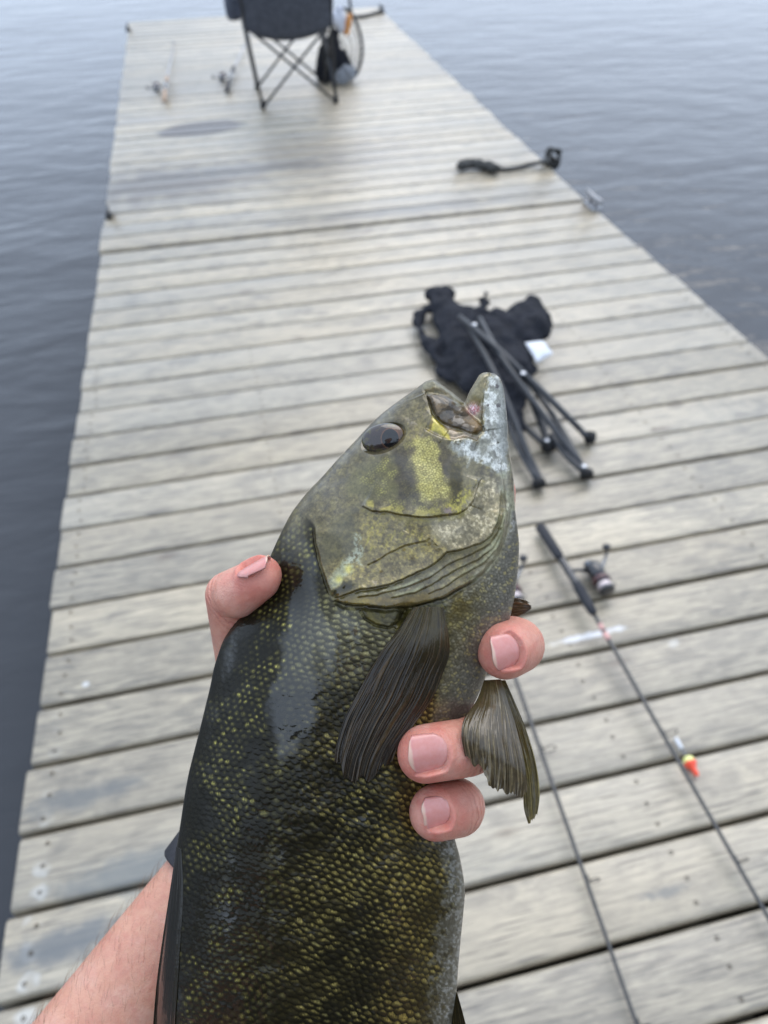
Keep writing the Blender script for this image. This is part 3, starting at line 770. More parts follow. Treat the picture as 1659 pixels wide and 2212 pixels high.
pm = soft(uw, vw, z5((815, 205), (850, 180), (890, 163), (925, 175), (1000, 232), (1100, 318), (1060, 318), (985, 272), (905, 255), (845, 258)), 3)
mx(pm, (112, 110, 96)); mx(pm * soft(uw, vw, z5((830, 235), (900, 215), (960, 235), (1005, 280), (960, 268), (900, 255), (845, 258)), 4) * 0.9, (74, 64, 24))
mx(soft(uw, vw, z5((850, 478), (872, 430), (890, 400), (935, 440), (985, 490), (1015, 542), (960, 530), (900, 502)), 4), (164, 156, 76)); mx(soft(uw, vw, z5((850, 478), (868, 430), (885, 405), (895, 440), (880, 488)), 3) * 0.8, (96, 84, 30))
mx(soft(uw, vw, z5((950, 455), (1040, 480), (1110, 500), (1150, 520), (1190, 515), (1185, 545), (1130, 540), (1080, 528), (1020, 540)), 4) * 0.9, (140, 130, 122))
flesh = np.exp(-(((u - 1023) / 11) ** 2 + ((v - 883) / 11) ** 2))
mx(flesh * sm(0.25, 0.5, n2 + 0.2), (186, 140, 158)); mx(flesh * sm(0.5, 0.6, n4), (196, 190, 214)); mx(flesh * sm(0.56, 0.66, fbm(u / 4, v / 4, 19)), (120, 50, 60))
hc = np.clip((C - 96) * 1.28 + 97, 4, 250) * np.array([1.06, 1.01, 0.88])
kk = (0.85 * (1 - np.clip(wn, 0, 1)) * (1 - sm(-2, 3, dM)))[..., None]
C[:] = C * (1 - kk) + hc * kk
# scaled body
bodyc = np.empty(u.shape + (3,)); bodyc[:] = (19, 17, 8)
def mb(m, col):
    m = np.clip(m, 0, 1)[..., None]; bodyc[:] = bodyc * (1 - m) + np.asarray(col, float) * m
bar = sm(0.36, 0.60, fbm(u / 130 + 4, v / 85, 101, 3))
rs = SCB.id; low = sm(1500, 2150, v)
patch = sm(0.36, 0.62, fbm(u / 55, v / 45, 131, 3))
fl = np.interp(TAU, [-1, -0.62, -0.35, 0.0, 0.35, 1], [0, 0.05, 0.55, 0.9, 1, 1]); dorsal = 1 - np.interp(TAU, [-1, -0.45, -0.15, 1], [0, 0, 1, 1])
mb(fl * 0.7 * (0.30 + 0.70 * bar), (48, 42, 23)); mb(sm(0.35, 0.75, TAU) * 0.5, (66, 53, 22))
rs = SCB.id
rsz = 0.75 + 0.5 * np.mod(rs * 7.31, 1.0); ctr = np.exp(-((SCB.da / (0.40 * rsz)) ** 2 + ((SCB.db - 0.30 - 0.5 * SCB.da ** 2) / (0.36 * rsz)) ** 2) ** 1.4)
ctrd = np.exp(-((SCB.da / (0.31 * rsz)) ** 2 + ((SCB.db - 0.5) / (0.34 * rsz)) ** 2) ** 1.3)
strk = 0.74 + 0.7 * (vnoise(SCB.da * 22 + rs * 50, SCB.db * 3, 3) - 0.5) + 0.5 * (n4 - 0.5)
clus = sm(0.40, 0.60, 0.7 * fbm(u / 48, v / 34, 151, 3) + 0.3 * fbm(u / 120, v / 60, 161, 2)); gl = np.exp(-((TAU - 0.42) / 0.22) ** 2)
bright = np.clip((0.12 + 0.95 * clus * (0.35 + 0.75 * rs) + 0.25 * gl * rs) * (0.5 + 0.6 * bar) * 1.3 + 0.11, 0, 1) * (0.55 + 0.45 * sm(0.36, 0.56, n2))
low = sm(1500, 2150, v)  # dims the flecks down the body: the holder's shade, partly painted in
patch = sm(0.36, 0.62, fbm(u / 55, v / 45, 131, 3))
mb(dorsal * ctrd * strk * (0.08 + 1.0 * patch) * (0.25 + 0.9 * rs) * (0.6 + 0.4 * sm(0.36, 0.56, n2)) * (1 - 0.15 * low), (198, 188, 96))
mb(fl * (1 - dorsal) * ctr * strk * np.clip(bright * 1.15, 0, 1) * (1 - 0.2 * low), (220, 199, 112))
mb(fl * sm(0.3, 0.7, TAU) * ctr * strk * bright * 0.6, (168, 138, 62))
mb(sm(0.62, 0.95, SCB.edge) * 0.8 * fl, (20, 17, 8))
mb(sm(0.88, 0.985, rs) * ctr * 0.35 * fl, (206, 196, 126))
up_ = sm(1560, 1330, v) * sm(-0.7, -0.2, TAU); mb(up_ * 0.6, (98, 93, 72)); mb(up_ * ctr * strk * 0.95, (178, 170, 122))
bel = sm(0.80, 0.96, TAU + (n1 - 0.5) * 0.25); mb(bel * 0.85, (112, 108, 96)); mb(bel * sm(0.45, 0.65, n2), (150, 148, 140)); mb(bel * sm(0.55, 0.7, n1) * 0.5, (72, 66, 50))
mb(sm(-0.86, -0.95, TAU) * 0.6, (40, 38, 28))
C[:] = C * (1 - below_gill[..., None]) + bodyc * below_gill[..., None]
cs = np.exp(-((SCS.da / 0.4) ** 2 + ((SCS.db - 0.45) / 0.45) ** 2))
bm = below_gill * breast
mx(bm * 0.85, (86, 78, 56)); mx(bm * sm(0.62, 0.9, TAU) * 0.75, (104, 102, 96)); mx(bm * cs * (0.1 + SCS.id * 0.8) * sm(0.2, 0.7, TAU), (176, 170, 150)); mx(bm * sm(0.45, 0.7, n3) * sm(0.85, 0.5, TAU) * 0.7, (96, 78, 26)); mx(bm * cs * sm(0.6, 0.9, SCS.id) * 0.6, (160, 142, 70))
mx(nape * np.exp(-((SCB.da / 0.25) ** 2 + ((SCB.db - 0.5) / 0.3) ** 2)) * sm(0.4, 0.8, rs), (134, 132, 78))
gird = soft(uw, vw, z5((440, 1600), (740, 1615), (900, 1590), (980, 1600), (960, 1757), (640, 1790), (480, 1700)), 10)
mx(gird * 0.75, (66, 60, 34)); mx(gird * sm(0.5, 0.65, n1) * 0.6, (104, 94, 40)); mx(np.exp(-(((u - 778) / 26) ** 2 + ((v - 1300) / 9) ** 2)) * 0.6, (150, 132, 50))
lat, _, _ = pdist(u, v, [(700, 1310), (640, 1450), (600, 1650), (585, 1850), (580, 2250)])
mx(below_gill * np.exp(-(lat / 4) ** 2) * 0.25 * sm(0.4, 0.5, np.mod(v / 16.0, 1.0)), (120, 120, 92))

front = P3(u, v, D0 - zf * S)
nquad = np.ones((NRW - 1, NCOL - 1), bool)
nquad[(VV[:-1] < 868.5), NA - 1] = False                     # the open mouth
degen = (U[:-1, 1:] - U[:-1, :-1] < 1e-4) & (U[1:, 1:] - U[1:, :-1] < 1e-4)
nquad &= ~degen
nquad[np.ix_(VV[:-1] < 819.0, np.arange(NCOL - 1) < NA)] = False
fq = grid_faces(NRW, NCOL, nquad)
# far side: same outline, coarser
ri = np.unique(np.concatenate([np.arange(0, NRW, 4), [NRW - 1]])); ci = np.unique(np.concatenate([np.arange(0, NCOL, 5), [NA - 1, NA, NCOL - 1]]))
zb = z * rim ** 0
ub, vb, zbb = u[np.ix_(ri, ci)], v[np.ix_(ri, ci)], z[np.ix_(ri, ci)]
back = P3(ub, vb, np.full(ub.shape, D0)) + (zbb * S)[..., None] * FW
bmask = np.ones((len(ri) - 1, len(ci) - 1), bool); bmask[:, :] = True
cidx = list(ci).index(NA - 1); bmask[VV[ri[:-1]] < 869, cidx] = False
bmask[np.ix_(VV[ri[:-1]] < 819, np.arange(len(ci) - 1) < cidx + 1)] = False
bq = grid_faces(len(ri), len(ci), bmask, off=NRW * NCOL, flip=True)
verts = np.concatenate([front.reshape(-1, 3), back.reshape(-1, 3)])
cols = np.concatenate([C.reshape(-1, 3), C[np.ix_(ri, ci)].reshape(-1, 3)])
fme = mesh_np('body', verts, [fq, bq])
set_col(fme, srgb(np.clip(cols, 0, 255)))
wetv = np.clip(0.14 - 0.95 * np.exp(-(((u - 615) / 52) ** 2 + ((v - 1248) / 66) ** 2)) + 0.10 * sm(0.5, 0.7, n3) + 0.85 * film * below_gill - 0.75 * sm(-1, 3, dM) * sm(0.56, 0.48, fbm(u / 22, v / 14, 405, 3)) + (0.38 + 0.4 * sm(0.42, 0.62, fbm(u / 60, v / 60, 401, 3))) * (1 - below_gill), 0, 1)
wa = fme.attributes.new('wet', 'FLOAT', 'POINT'); wa.data.foreach_set('value', np.concatenate([wetv.ravel(), np.full(back.shape[0] * back.shape[1], 0.4)]).astype(np.float32))

def wet_material(name, rough=0.38, coat=1.0, coat_rough=0.045, bump=0.45, bscale=420.0, trans=0.0, wet_attr=False):
    m, t, b = mat(name, rough=rough, coat=coat, spec=0.15)
    k = NB(t)
    at = k.n('ShaderNodeAttribute'); at.attribute_name = 'pigment'
    tc = k.n('ShaderNodeTexCoord').outputs['Object']
    n = k.noise(tc, 900, 3); n0 = k.noise(tc, bscale, 3)
    c = k.mix(k.mapr(n, 0.32, 0.68, 0.0, 0.36), at.outputs['Color'], (0.02, 0.018, 0.01, 1))
    k.l(c, b.inputs['Base Color'])
    b.inputs['Coat Roughness'].default_value = coat_rough
    b.inputs['Coat IOR'].default_value = 1.6
    bp = k.bump(n0, bump, 0.0006); k.l(bp, b.inputs['Normal']); 
    film_b = k.bump(k.noise(tc, 150, 2), 0.25, 0.0012); k.l(film_b, b.inputs['Coat Normal'])
    if wet_attr:
        wn_ = k.n('ShaderNodeAttribute'); wn_.attribute_name = 'wet'; k.l(wn_.outputs['Fac'], b.inputs['Coat Weight'])
        b.inputs['Metallic'].default_value = 0.22
    if trans: b.inputs['Transmission Weight'].default_value = trans
    return m
M_FISH = wet_material('wet_fish_skin', wet_attr=True)
body = link_mesh('body', fme, M_FISH, fish)

# --- eye: bulging dome set in the socket
def z_at(px, py):
    r = int(np.argmin(np.abs(VV - py))); c = int(np.argmin(np.abs(U[r] - px)))
    return z[r, c]
ne, na_ = 40, 64
rr = np.linspace(0, 1, ne); aa_ = np.linspace(0, 2 * math.pi, na_, endpoint=False)
RR, AA = np.meshgrid(rr, aa_, indexing='ij')
lx = RR * np.cos(AA) * 48; ly = RR * np.sin(AA) * 32.5
eu = 829 + lx * 0.98 + ly * 0.2; ev = 947.5 - lx * 0.2 + ly * 0.98
ez = z_at(829, 947) - 9 + 19 * np.sqrt(np.clip(1 - RR ** 2 * 0.98, 0, 1)) + (lx / 45) * 5
ew = P3(eu, ev, D0 - ez * S)
ec = np.empty(RR.shape + (3,)); ec[:] = (54, 42, 40)
def me_(m, col):
    m = np.clip(m, 0, 1)[..., None]; ec[:] = ec * (1 - m) + np.asarray(col, float) * m
dp = np.hypot((eu - 843) / 1.0, (ev - 947) / 1.12)
ne1 = fbm(eu / 5, ev / 5, 8)
me_(sm(0.8, 1.0, RR) * 0.9, (52, 40, 20)); me_(sm(0.45, 0.65, ne1) * sm(0.5, 0.9, RR) * 0.8, (96, 92, 40))  # olive specks paint the mirrored treeline onto the rim
me_(sm(8, 22, eu - 845) * sm(25, 36, dp) * 0 + np.exp(-(((eu - 862) / 10) ** 2 + ((ev - 932) / 14) ** 2)), (98, 62, 30))
me_(np.exp(-((dp - 19.5) / 1.4) ** 2) * 0.9, (112, 74, 50)); me_(sm(18.8, 17.5, dp), (8, 8, 12))
i0 = np.arange(ne - 1)[:, None] * na_; j0 = np.arange(na_)[None]; j1 = (j0 + 1) % na_
eqf = np.stack([i0 + j0, i0 + na_ + j0, i0 + na_ + j1, i0 + j1], -1).reshape(-1, 4)
eme = mesh_np('eye', ew.reshape(-1, 3), [eqf]); set_col(eme, srgb(ec.reshape(-1, 3)))
M_EYE = wet_material('eye_gloss', rough=0.2, coat_rough=0.015, bump=0.0)
link_mesh('eye', eme, M_EYE, fish)

# --- fins: corrugated fans of rays
def fin(name, E0, E1, d0, d1, nray, base, tip, web, nr_=None, ns=90, ragged=0.06, bulge=(0, 0), amp_=2.2, seed=1, thick=0.0005, depth_fn=None, split=True):
    nr_ = nr_ or nray * 10
    R_, S_ = np.meshgrid(np.linspace(0, 1, nr_), np.linspace(0, 1, ns), indexing='xy')
    rag = 1 - ragged * np.abs(fbm(R_ * nray * 0.45, R_ * 0 + 3, seed, 4) - 0.35) * 3 * np.ones_like(S_)
    s = S_ * rag
    a = pl(E0, s.ravel()).reshape(s.shape + (2,)); b = pl(E1, s.ravel()).reshape(s.shape + (2,))
    wob = (fbm(R_ * 3, S_ * 2, seed + 5) - 0.5) * 0.03
    p = a + (b - a) * np.clip(R_ + wob * S_, 0, 1)[..., None]
    p = p + (np.asarray(bulge)[None, None] * (4 * R_ * (1 - R_) * s ** 3)[..., None])
    ph = (R_ + 0.8 / nray * (vnoise(R_ * nray * 0.9, S_ * 1.5, seed + 30) - 0.5) * 2) * nray * 2 * math.pi
    ridge = 2 * np.exp(-((np.mod(ph / (2 * math.pi), 1.0) - 0.5) / 0.16) ** 2) - 0.6; ridge = ridge * sm(0.25, 0.6, vnoise(R_ * nray * 0.8, S_ * 3.0, seed + 60)); r2 = np.cos(ph * 3 + 1.0) * sm(0.45, 0.8, S_) if split else 0
    d = depth_fn(p[..., 0], p[..., 1], R_, s) if depth_fn else d0 + (d1 - d0) * s
    nz = (fbm(R_ * nray * 3, S_ * 6, seed + 9, 3) - 0.5) + 1.6 * (fbm(R_ * nray * 0.7, S_ * 3, seed + 19, 3) - 0.5)
    d = d - (ridge * amp_ * (0.4 + 0.6 * S_) + r2 * amp_ * 0.5 + nz * 2.0) * S
    f = P3(p[..., 0], p[..., 1], d)
    bk = f + FW * thick
    cc = np.empty(R_.shape + (3,)); cc[:] = web
    ray = sm(0.0, 1.3, ridge) * (1 - 0.35 * S_); fine_ = sm(0.45, 0.75, vnoise(R_ * nray * 6, S_ * 5, seed + 2))
    for m, col in ((sm(0.5, 0.0, S_) * 0.8, base), (ray * 0.7, tip), (fine_ * sm(0.25, 0.7, S_) * 0.35, np.asarray(tip) * 1.3), (sm(0.55, 0.75, fbm(R_ * nray, S_ * 9, seed + 4)) * 0.5, web)):
        m = np.clip(m, 0, 1)[..., None]; cc[:] = cc * (1 - m) + np.asarray(col, float) * m
    n = R_.size
    q1 = grid_faces(ns, nr_, flip=False); q2 = grid_faces(ns, nr_, off=n, flip=True)
    # rim
    idx = np.arange(n).reshape(ns, nr_); loop = np.concatenate([idx[0, :-1], idx[:-1, -1], idx[-1, :0:-1], idx[:0:-1, 0]])
    q3 = np.stack([loop, np.roll(loop, -1), np.roll(loop, -1) + n, loop + n], -1)
    me = mesh_np(name, np.concatenate([f.reshape(-1, 3), bk.reshape(-1, 3)]), [q1, q2, q3])
    set_col(me, srgb(np.clip(np.concatenate([cc.reshape(-1, 3)] * 2), 0, 255)))
    return me
M_FIN = wet_material('wet_fin', rough=0.35, coat=0.45, coat_rough=0.08, bump=0.2)
M_FINT = wet_material('clear_fin', rough=0.3, coat=0.6, coat_rough=0.15, bump=0.2, trans=0.25)
# surface depth lookup on the flank
def surf_depth(px, py):
    r = np.clip(np.searchsorted(VV, py), 0, NRW - 1)
    tau = np.clip((px - (Lx[r] + Rx[r]) / 2) / ((Rx[r] - Lx[r]) / 2), -0.999, 0.999)
    return D0 - Tk[r] * np.maximum(1 - np.abs(tau) ** 2.15, 0) ** 0.56 * S
PE0 = [(893, 1311), (858, 1363), (824, 1407), (795, 1455), (769, 1504), (744, 1552), (726, 1610), (722, 1650)]
PE1 = [(958, 1312), (968, 1362), (971, 1410), (958, 1452), (934, 1510), (898, 1562), (864, 1606), (846, 1652)]
def pec_depth(px, py, R_, s):
    dome = 10 * np.sin(np.clip(R_, 0, 1) * math.pi) ** 0.7 + 4
    fleshy = 10 * np.exp(-((R_ - 0.75) / 0.25) ** 2 - ((s - 0.22) / 0.14) ** 2)
    return surf_depth(px, py) - (dome * (0.5 + 0.5 * sm(0, 0.3, s)) + fleshy + 2) * S
pf = fin('pectoral_fin', PE0, PE1, 0, 0, 16, (84, 74, 40), (88, 69, 42), (29, 21, 10), nr_=280, ns=220, ragged=0.05, bulge=(-12, 44), amp_=1.2, seed=4, depth_fn=pec_depth)
link_mesh('pectoral_fin', pf, M_FIN, fish)
def pel_depth(px, py, R_, s): return 0.2465 - 0.0235 * sm(-0.25, 0.6, s) - 0.003 * np.sin(R_ * math.pi)
pv = fin('pelvic_fin', [(1046, 1470), (1030, 1513), (1003, 1554), (997, 1590), (1003, 1626), (1012, 1662)], [(1082, 1468), (1104, 1535), (1124, 1605), (1138, 1680), (1136, 1735), (1124, 1778)], 0, 0, 12, (92, 78, 40), (156, 142, 108), (82, 68, 44), nr_=210, ns=130, ragged=0.20, amp_=1.7, seed=21, depth_fn=pel_depth)
link_mesh('pelvic_fin', pv, M_FINT, fish)
pv2 = fin('pelvic_fin', [(1078, 1470), (1100, 1540), (1118, 1612), (1130, 1690), (1132, 1745), (1142, 1782)], [(1092, 1470), (1114, 1520), (1136, 1575), (1156, 1640), (1166, 1710), (1160, 1764)], 0.247, 0.228, 6, (116, 100, 50), (150, 138, 78), (100, 88, 46), nr_=60, ns=110, ragged=0.10, amp_=2.4, seed=33)
link_mesh('pelvic_fin', pv2, M_FINT, fish)
pt = fin('pectoral_fin', [(1088, 1296), (1112, 1292), (1134, 1296), (1150, 1306)], [(1086, 1345), (1102, 1338), (1122, 1330), (1148, 1318)], 0.262, 0.258, 7, (120, 92, 56), (140, 112, 74), (84, 64, 40), nr_=60, ns=50, ragged=0.16, amp_=2.0, seed=41)
link_mesh('pectoral_fin', pt, M_FINT, fish)
df = fin('dorsal_fin', [(381, 1830), (366, 1930), (350, 2035), (338, 2125), (330, 2220), (322, 2340), (330, 2520), (372, 2690)], [(392, 1835), (396, 1930), (390, 2035), (384, 2125), (378, 2220), (372, 2340), (376, 2520), (410, 2690)], 0, 0, 5, (26, 23, 14), (46, 40, 28), (22, 18, 10), nr_=70, ns=300, ragged=0.0, amp_=1.4, seed=51, depth_fn=lambda px, py, R_, s: np.minimum(surf_depth(px, py), D0) - (4 * np.sin(R_ * math.pi)) * S - 0.0002)
link_mesh('dorsal_fin', df, M_FIN, fish)
af = fin('anal_fin', [(982, 2146), (976, 2220), (968, 2300), (950, 2390)], [(988, 2146), (1004, 2205), (1024, 2290), (1030, 2370)], 0.2485, 0.246, 8, (62, 52, 22), (110, 96, 52), (34, 28, 14), nr_=70, ns=60, ragged=0.05, amp_=2.0, seed=61)
link_mesh('anal_fin', af, M_FIN, fish)
tf = fin('tail_fin', [(486, 2960), (450, 3060), (400, 3160), (360, 3280)], [(630, 2960), (680, 3060), (740, 3150), (800, 3240)], 0.2505, 0.2505, 16, (70, 62, 34), (110, 96, 60), (54, 44, 24), nr_=120, ns=60, ragged=0.08, bulge=(0, -40), amp_=3.0, seed=71)
link_mesh('tail_fin', tf, M_FIN, fish)

# ------------------------------------------------------------------ the person holding the fish
person = empty('person', (float(CAM[0] - 0.42 * _f[0]), float(CAM[1] - 0.42 * _f[1]), 0.0))
tag(person, 'bare left forearm and hand with dark wrist band gripping the fish', 'person')

def capsule(p0, p1, r0, r1, flat=1.0, axis=None, seg=24, ring=9):
    """closed tapered capsule, squashed by flat along axis"""
    p0 = np.asarray(p0, float); p1 = np.asarray(p1, float)
    d = p1 - p0; L = np.linalg.norm(d); d = d / L
    ref = np.array(axis if axis is not None else ([0, 0, 1.0] if abs(d[2]) < 0.9 else [1.0, 0, 0]), float)
    n = ref - d * np.dot(ref, d); n /= np.linalg.norm(n); b = np.cross(d, n)
    rings = []
    for t in np.linspace(-math.pi / 2, 0, ring): rings.append((r0 * math.sin(t), r0 * math.cos(t)))
    for t in np.linspace(0.1, 0.9, 7): rings.append((L * t, r0 + (r1 - r0) * t))
    for t in np.linspace(0, math.pi / 2, ring): rings.append((L + r1 * math.sin(t), r1 * math.cos(t)))
    ang = np.linspace(0, 2 * math.pi, seg, endpoint=False)
    V = np.concatenate([p0 + d * h + max(r, 1e-5) * (flat * np.cos(ang)[:, None] * n + np.sin(ang)[:, None] * b) for h, r in rings])
    nn = len(rings)
    i = np.arange(nn - 1)[:, None] * seg; j = np.arange(seg)[None, :]; j2 = (j + 1) % seg
    Q = np.stack([i + j, i + j2, i + seg + j2, i + seg + j], -1).reshape(-1, 4)
    Q = np.concatenate([Q, ])
    caps = [list(range(seg))[::-1], list(range((nn - 1) * seg, nn * seg))]
    return V, Q, caps

def fuse(name, caps_, voxel, smooth=6, fac=0.5):
    """union of capsules as one continuous voxel-remeshed, smoothed mesh -> verts, polygons"""
    me = bpy.data.meshes.new(name)
    V = []; F = []; off = 0
    for (v, q, cp) in caps_:
        V += [tuple(x) for x in v]; F += [tuple(int(k) + off for k in f) for f in q] + [tuple(k + off for k in c) for c in cp]
        off += len(v)
    me.from_pydata(V, [], F); me.update()
    o = bpy.data.objects.new(name, me); COL.objects.link(o)
    m = o.modifiers.new('r', 'REMESH'); m.mode = 'VOXEL'; m.voxel_size = voxel; m.adaptivity = 0.0
    m2 = o.modifiers.new('s', 'SMOOTH'); m2.iterations = smooth; m2.factor = fac
    dg = bpy.context.evaluated_depsgraph_get(); dg.update()
    ev = o.evaluated_get(dg); out = bpy.data.meshes.new_from_object(ev)
    bpy.data.objects.remove(o, do_unlink=True)
    return out

J = lambda x, y, d: P3(x, y, d)
def camdir(x, y, zz):      # x right, y up, zz towards the camera
    w = x * RT + y * UP - zz * FW
    return w / np.linalg.norm(w)
TOC = -FW
wrist = J(505, 1885, 0.312)
fdir = camdir(-0.56, -0.74, 0.34)
mid1 = wrist + fdir * 0.10; elbow = wrist + fdir * 0.235
flat_ax = camdir(0.3, -0.25, 1.0)
sh_l = np.array([person.location.x, person.location.y, 0]) - _r * 0.20 + np.array([0, 0, 1.40])
parts = []
parts.append(capsule(wrist, mid1, 0.0265, 0.0335, 0.80, flat_ax, 40))
parts.append(capsule(mid1, elbow, 0.0335, 0.043, 0.92, flat_ax, 40))
parts.append(capsule(elbow, sh_l, 0.042, 0.050, 1.0, None, 32))
# palm
mcp = {'i': J(760, 1335, 0.2935), 'm': J(790, 1430, 0.2945), 'r': J(800, 1540, 0.295), 'p': J(785, 1645, 0.294)}
for k, r in (('i', 0.0150), ('m', 0.0155), ('r', 0.0150), ('p', 0.0140)):
    parts.append(capsule(wrist + TOC * 0.003 + (mcp[k] - mcp['m']) * 0.25, mcp[k], 0.0185, r, 0.86, TOC))
parts.append(capsule(J(560, 1740, 0.300), J(640, 1480, 0.298), 0.019, 0.0145, 0.85, TOC))
# fingers: joint, radius
fing = {
 'i': [(mcp['i'], .0135), (J(985, 1185, .298), .0105), (J(1062, 1098, .287), .0092), (J(1066, 1062, .270), .0082)],
 'm': [(mcp['m'], .0140), (J(1062, 1376, .298), .0112), (J(1116, 1394, .2520), .0097), (J(1091, 1406, .2405), .0094)],
 'r': [(mcp['r'], .0135), (J(1058, 1592, .280), .0108), (J(1008, 1614, .2340), .0092), (J(919, 1628, .2285), .0090)],
 'p': [(mcp['p'], .0125), (J(990, 1742, .264), .0098), (J(988, 1747, .2400), .0089), (J(942, 1755, .2325), .0087)],
}
for k, ch in fing.items():
    for (a, ra), (b, rb) in zip(ch[:-1], ch[1:]): parts.append(capsule(a, b, ra, rb, 1.0))
# finger pads: flatten towards the fish
th = [(J(545, 1715, .300), .0165), (J(548, 1525, .2865), .0118), (J(494, 1284, .2480), .0080), (J(566, 1243, .2385), .0066)]
for (a, ra), (b, rb) in zip(th[:-1], th[1:]): parts.append(capsule(a, b, ra, rb, 1.0))
parts.append(capsule(J(512, 1283, .243), J(560, 1252, .2375), .0082, .0070))            # thumb pad
parts.append(capsule(J(520, 1400, .272), J(560, 1520, .288), .0085, .0115))             # web of the thumb
arm_me = fuse('body', parts, 0.00062, 7, 0.5)

nv = len(arm_me.vertices)
co = np.empty(nv * 3, np.float32); arm_me.vertices.foreach_get('co', co); co = co.reshape(-1, 3).astype(float)
no = np.empty(nv * 3, np.float32); arm_me.vertices.foreach_get('normal', no); no = no.reshape(-1, 3).astype(float)

# fingernails: local frames on the finger backs
nails = []
F_ = fing
F_ = fing
rel0 = co - CAM; dz0 = rel0 @ FW; pu0 = CX + FPX * (rel0 @ RT) / dz0; pv0 = CY - FPX * (rel0 @ UP) / dz0
def nail_frame(px, py, ax2, n3, r, width, length, free, sink=0.0):
    """nail centred where the finger is seen at px,py; ax2 points to the fingertip in the frame, n3 = outward normal (right, up, towards camera)"""
    sel = np.where((np.abs(pu0 - px) < 5) & (np.abs(pv0 - py) < 5) & (dz0 < 0.265))[0]
    d = dz0[sel].min()
    n = camdir(*n3); a = camdir(ax2[0], -ax2[1], 0.0); a = a - n * np.dot(a, n); a /= np.linalg.norm(a); b = np.cross(a, n)
    return dict(a=a, b=b, n=n, c=P3(px, py, d) - n * sink, w=width, l=length, free=free, r=r)
nails.append(nail_frame(1101, 1408, (-0.97, 0.20), (0.42, 0.10, 1.0), .0088, .0114, .0092, .0010, .0007))
nails.append(nail_frame(931, 1632, (-0.985, 0.16), (0.16, 0.02, 1.0), .0090, .0118, .0108, .0012, .0008))
nails.append(nail_frame(949, 1760, (-0.985, 0.14), (0.26, 0.0, 1.0), .0080, .0096, .0080, .0010, .0007))
nails.append(nail_frame(543, 1217, (0.86, -0.50), (-0.50, 0.86, 0.02),   .0070, .0108, .0108, .0006, -.0001))
M_SKIN_ATTR = 'pigment'
skin = np.empty((nv, 3)); skin[:] = (206, 154, 130)
# frame coordinates of each vertex for tonal variation
rel = co - CAM; dz = rel @ FW; pu = CX + FPX * (rel @ RT) / dz; pv_ = CY - FPX * (rel @ UP) / dz
n_a = fbm(pu / 60, pv_ / 60, 201, 4); n_b = fbm(pu / 9, pv_ / 9, 211, 3)
red = np.zeros(nv)
for k, ch in fing.items():
    tip = ch[3][0]; red = np.maximum(red, np.exp(-(np.linalg.norm(co - tip, axis=1) / 0.014) ** 2))
    red = np.maximum(red, 0.8 * np.exp(-(np.linalg.norm(co - ch[2][0], axis=1) / 0.011) ** 2))
red = np.maximum(red, 0.9 * np.exp(-(np.linalg.norm(co - th[3][0], axis=1) / 0.016) ** 2)); red = np.maximum(red, 0.6 * np.exp(-(np.linalg.norm(co - th[2][0], axis=1) / 0.012) ** 2))
def ms(m, col):
    global skin
    m = np.clip(m, 0, 1)[:, None]; skin = skin * (1 - m) + np.asarray(col, float) * m
ms(red * 0.85, (212, 126, 112)); ms(sm(0.5, 0.7, n_a) * 0.4, (196, 138, 120)); ms(sm(0.5, 0.3, n_a) * 0.35, (216, 176, 160)); ms(sm(0.55, 0.75, n_b) * 0.18, (186, 120, 108))
disp = (n_b - 0.5) * 0.00012
for f in nails:
    q = co - f['c']; x = q @ f['a']; y = q @ f['b']; h = q @ f['n']
    near = (np.abs(x) < f['l']) & (np.abs(y) < f['w'] * 0.8) & (h > -0.006) & (h < 0.004)
    rc = f['r'] * 1.02
    surf = -(rc - np.sqrt(np.maximum(rc ** 2 - y ** 2, 1e-8)))            # nail plate height above its centre line
    xb = -f['l'] * 0.55 + 0.35 * f['l'] * (y / (f['w'] / 2)) ** 2 * 0.55   # cuticle arc
    inside = np.minimum(np.minimum(x - xb, f['w'] / 2 - np.abs(y)), f['l'] * 0.5 - x)
    m = near * sm(-0.0004, 0.0005, inside)
    # sink the skin under the plate, raise a fold round it
    tgt = surf - 6.0 * x ** 2 - 0.0007
    co += (m * np.minimum(tgt - h, 0.0004))[:, None] * f['n'] * 1.0
    fold = near * np.exp(-((inside + 0.0011) / 0.0009) ** 2) * sm(f['l'] * 0.45, f['l'] * 0.2, x)
    co += (fold * 0.00045)[:, None] * f['n']
    ms(near * np.exp(-((inside + 0.0005) / 0.0007) ** 2) * 0.35, (188, 112, 100))
    # knuckle creases behind the nail
    cr = near * 0
    xk = x + f['l'] * 1.15
    nk = (np.abs(y) < f['w'] * 0.6) & (h > -0.004) & (np.abs(xk) < 0.004)
    co -= (nk * 0.00012 * (np.sin(xk * 4200 + 2 * n_b * 6) * 0.5 + 0.5) * sm(f['w'] * 0.6, f['w'] * 0.3, np.abs(y)))[:, None] * f['n']
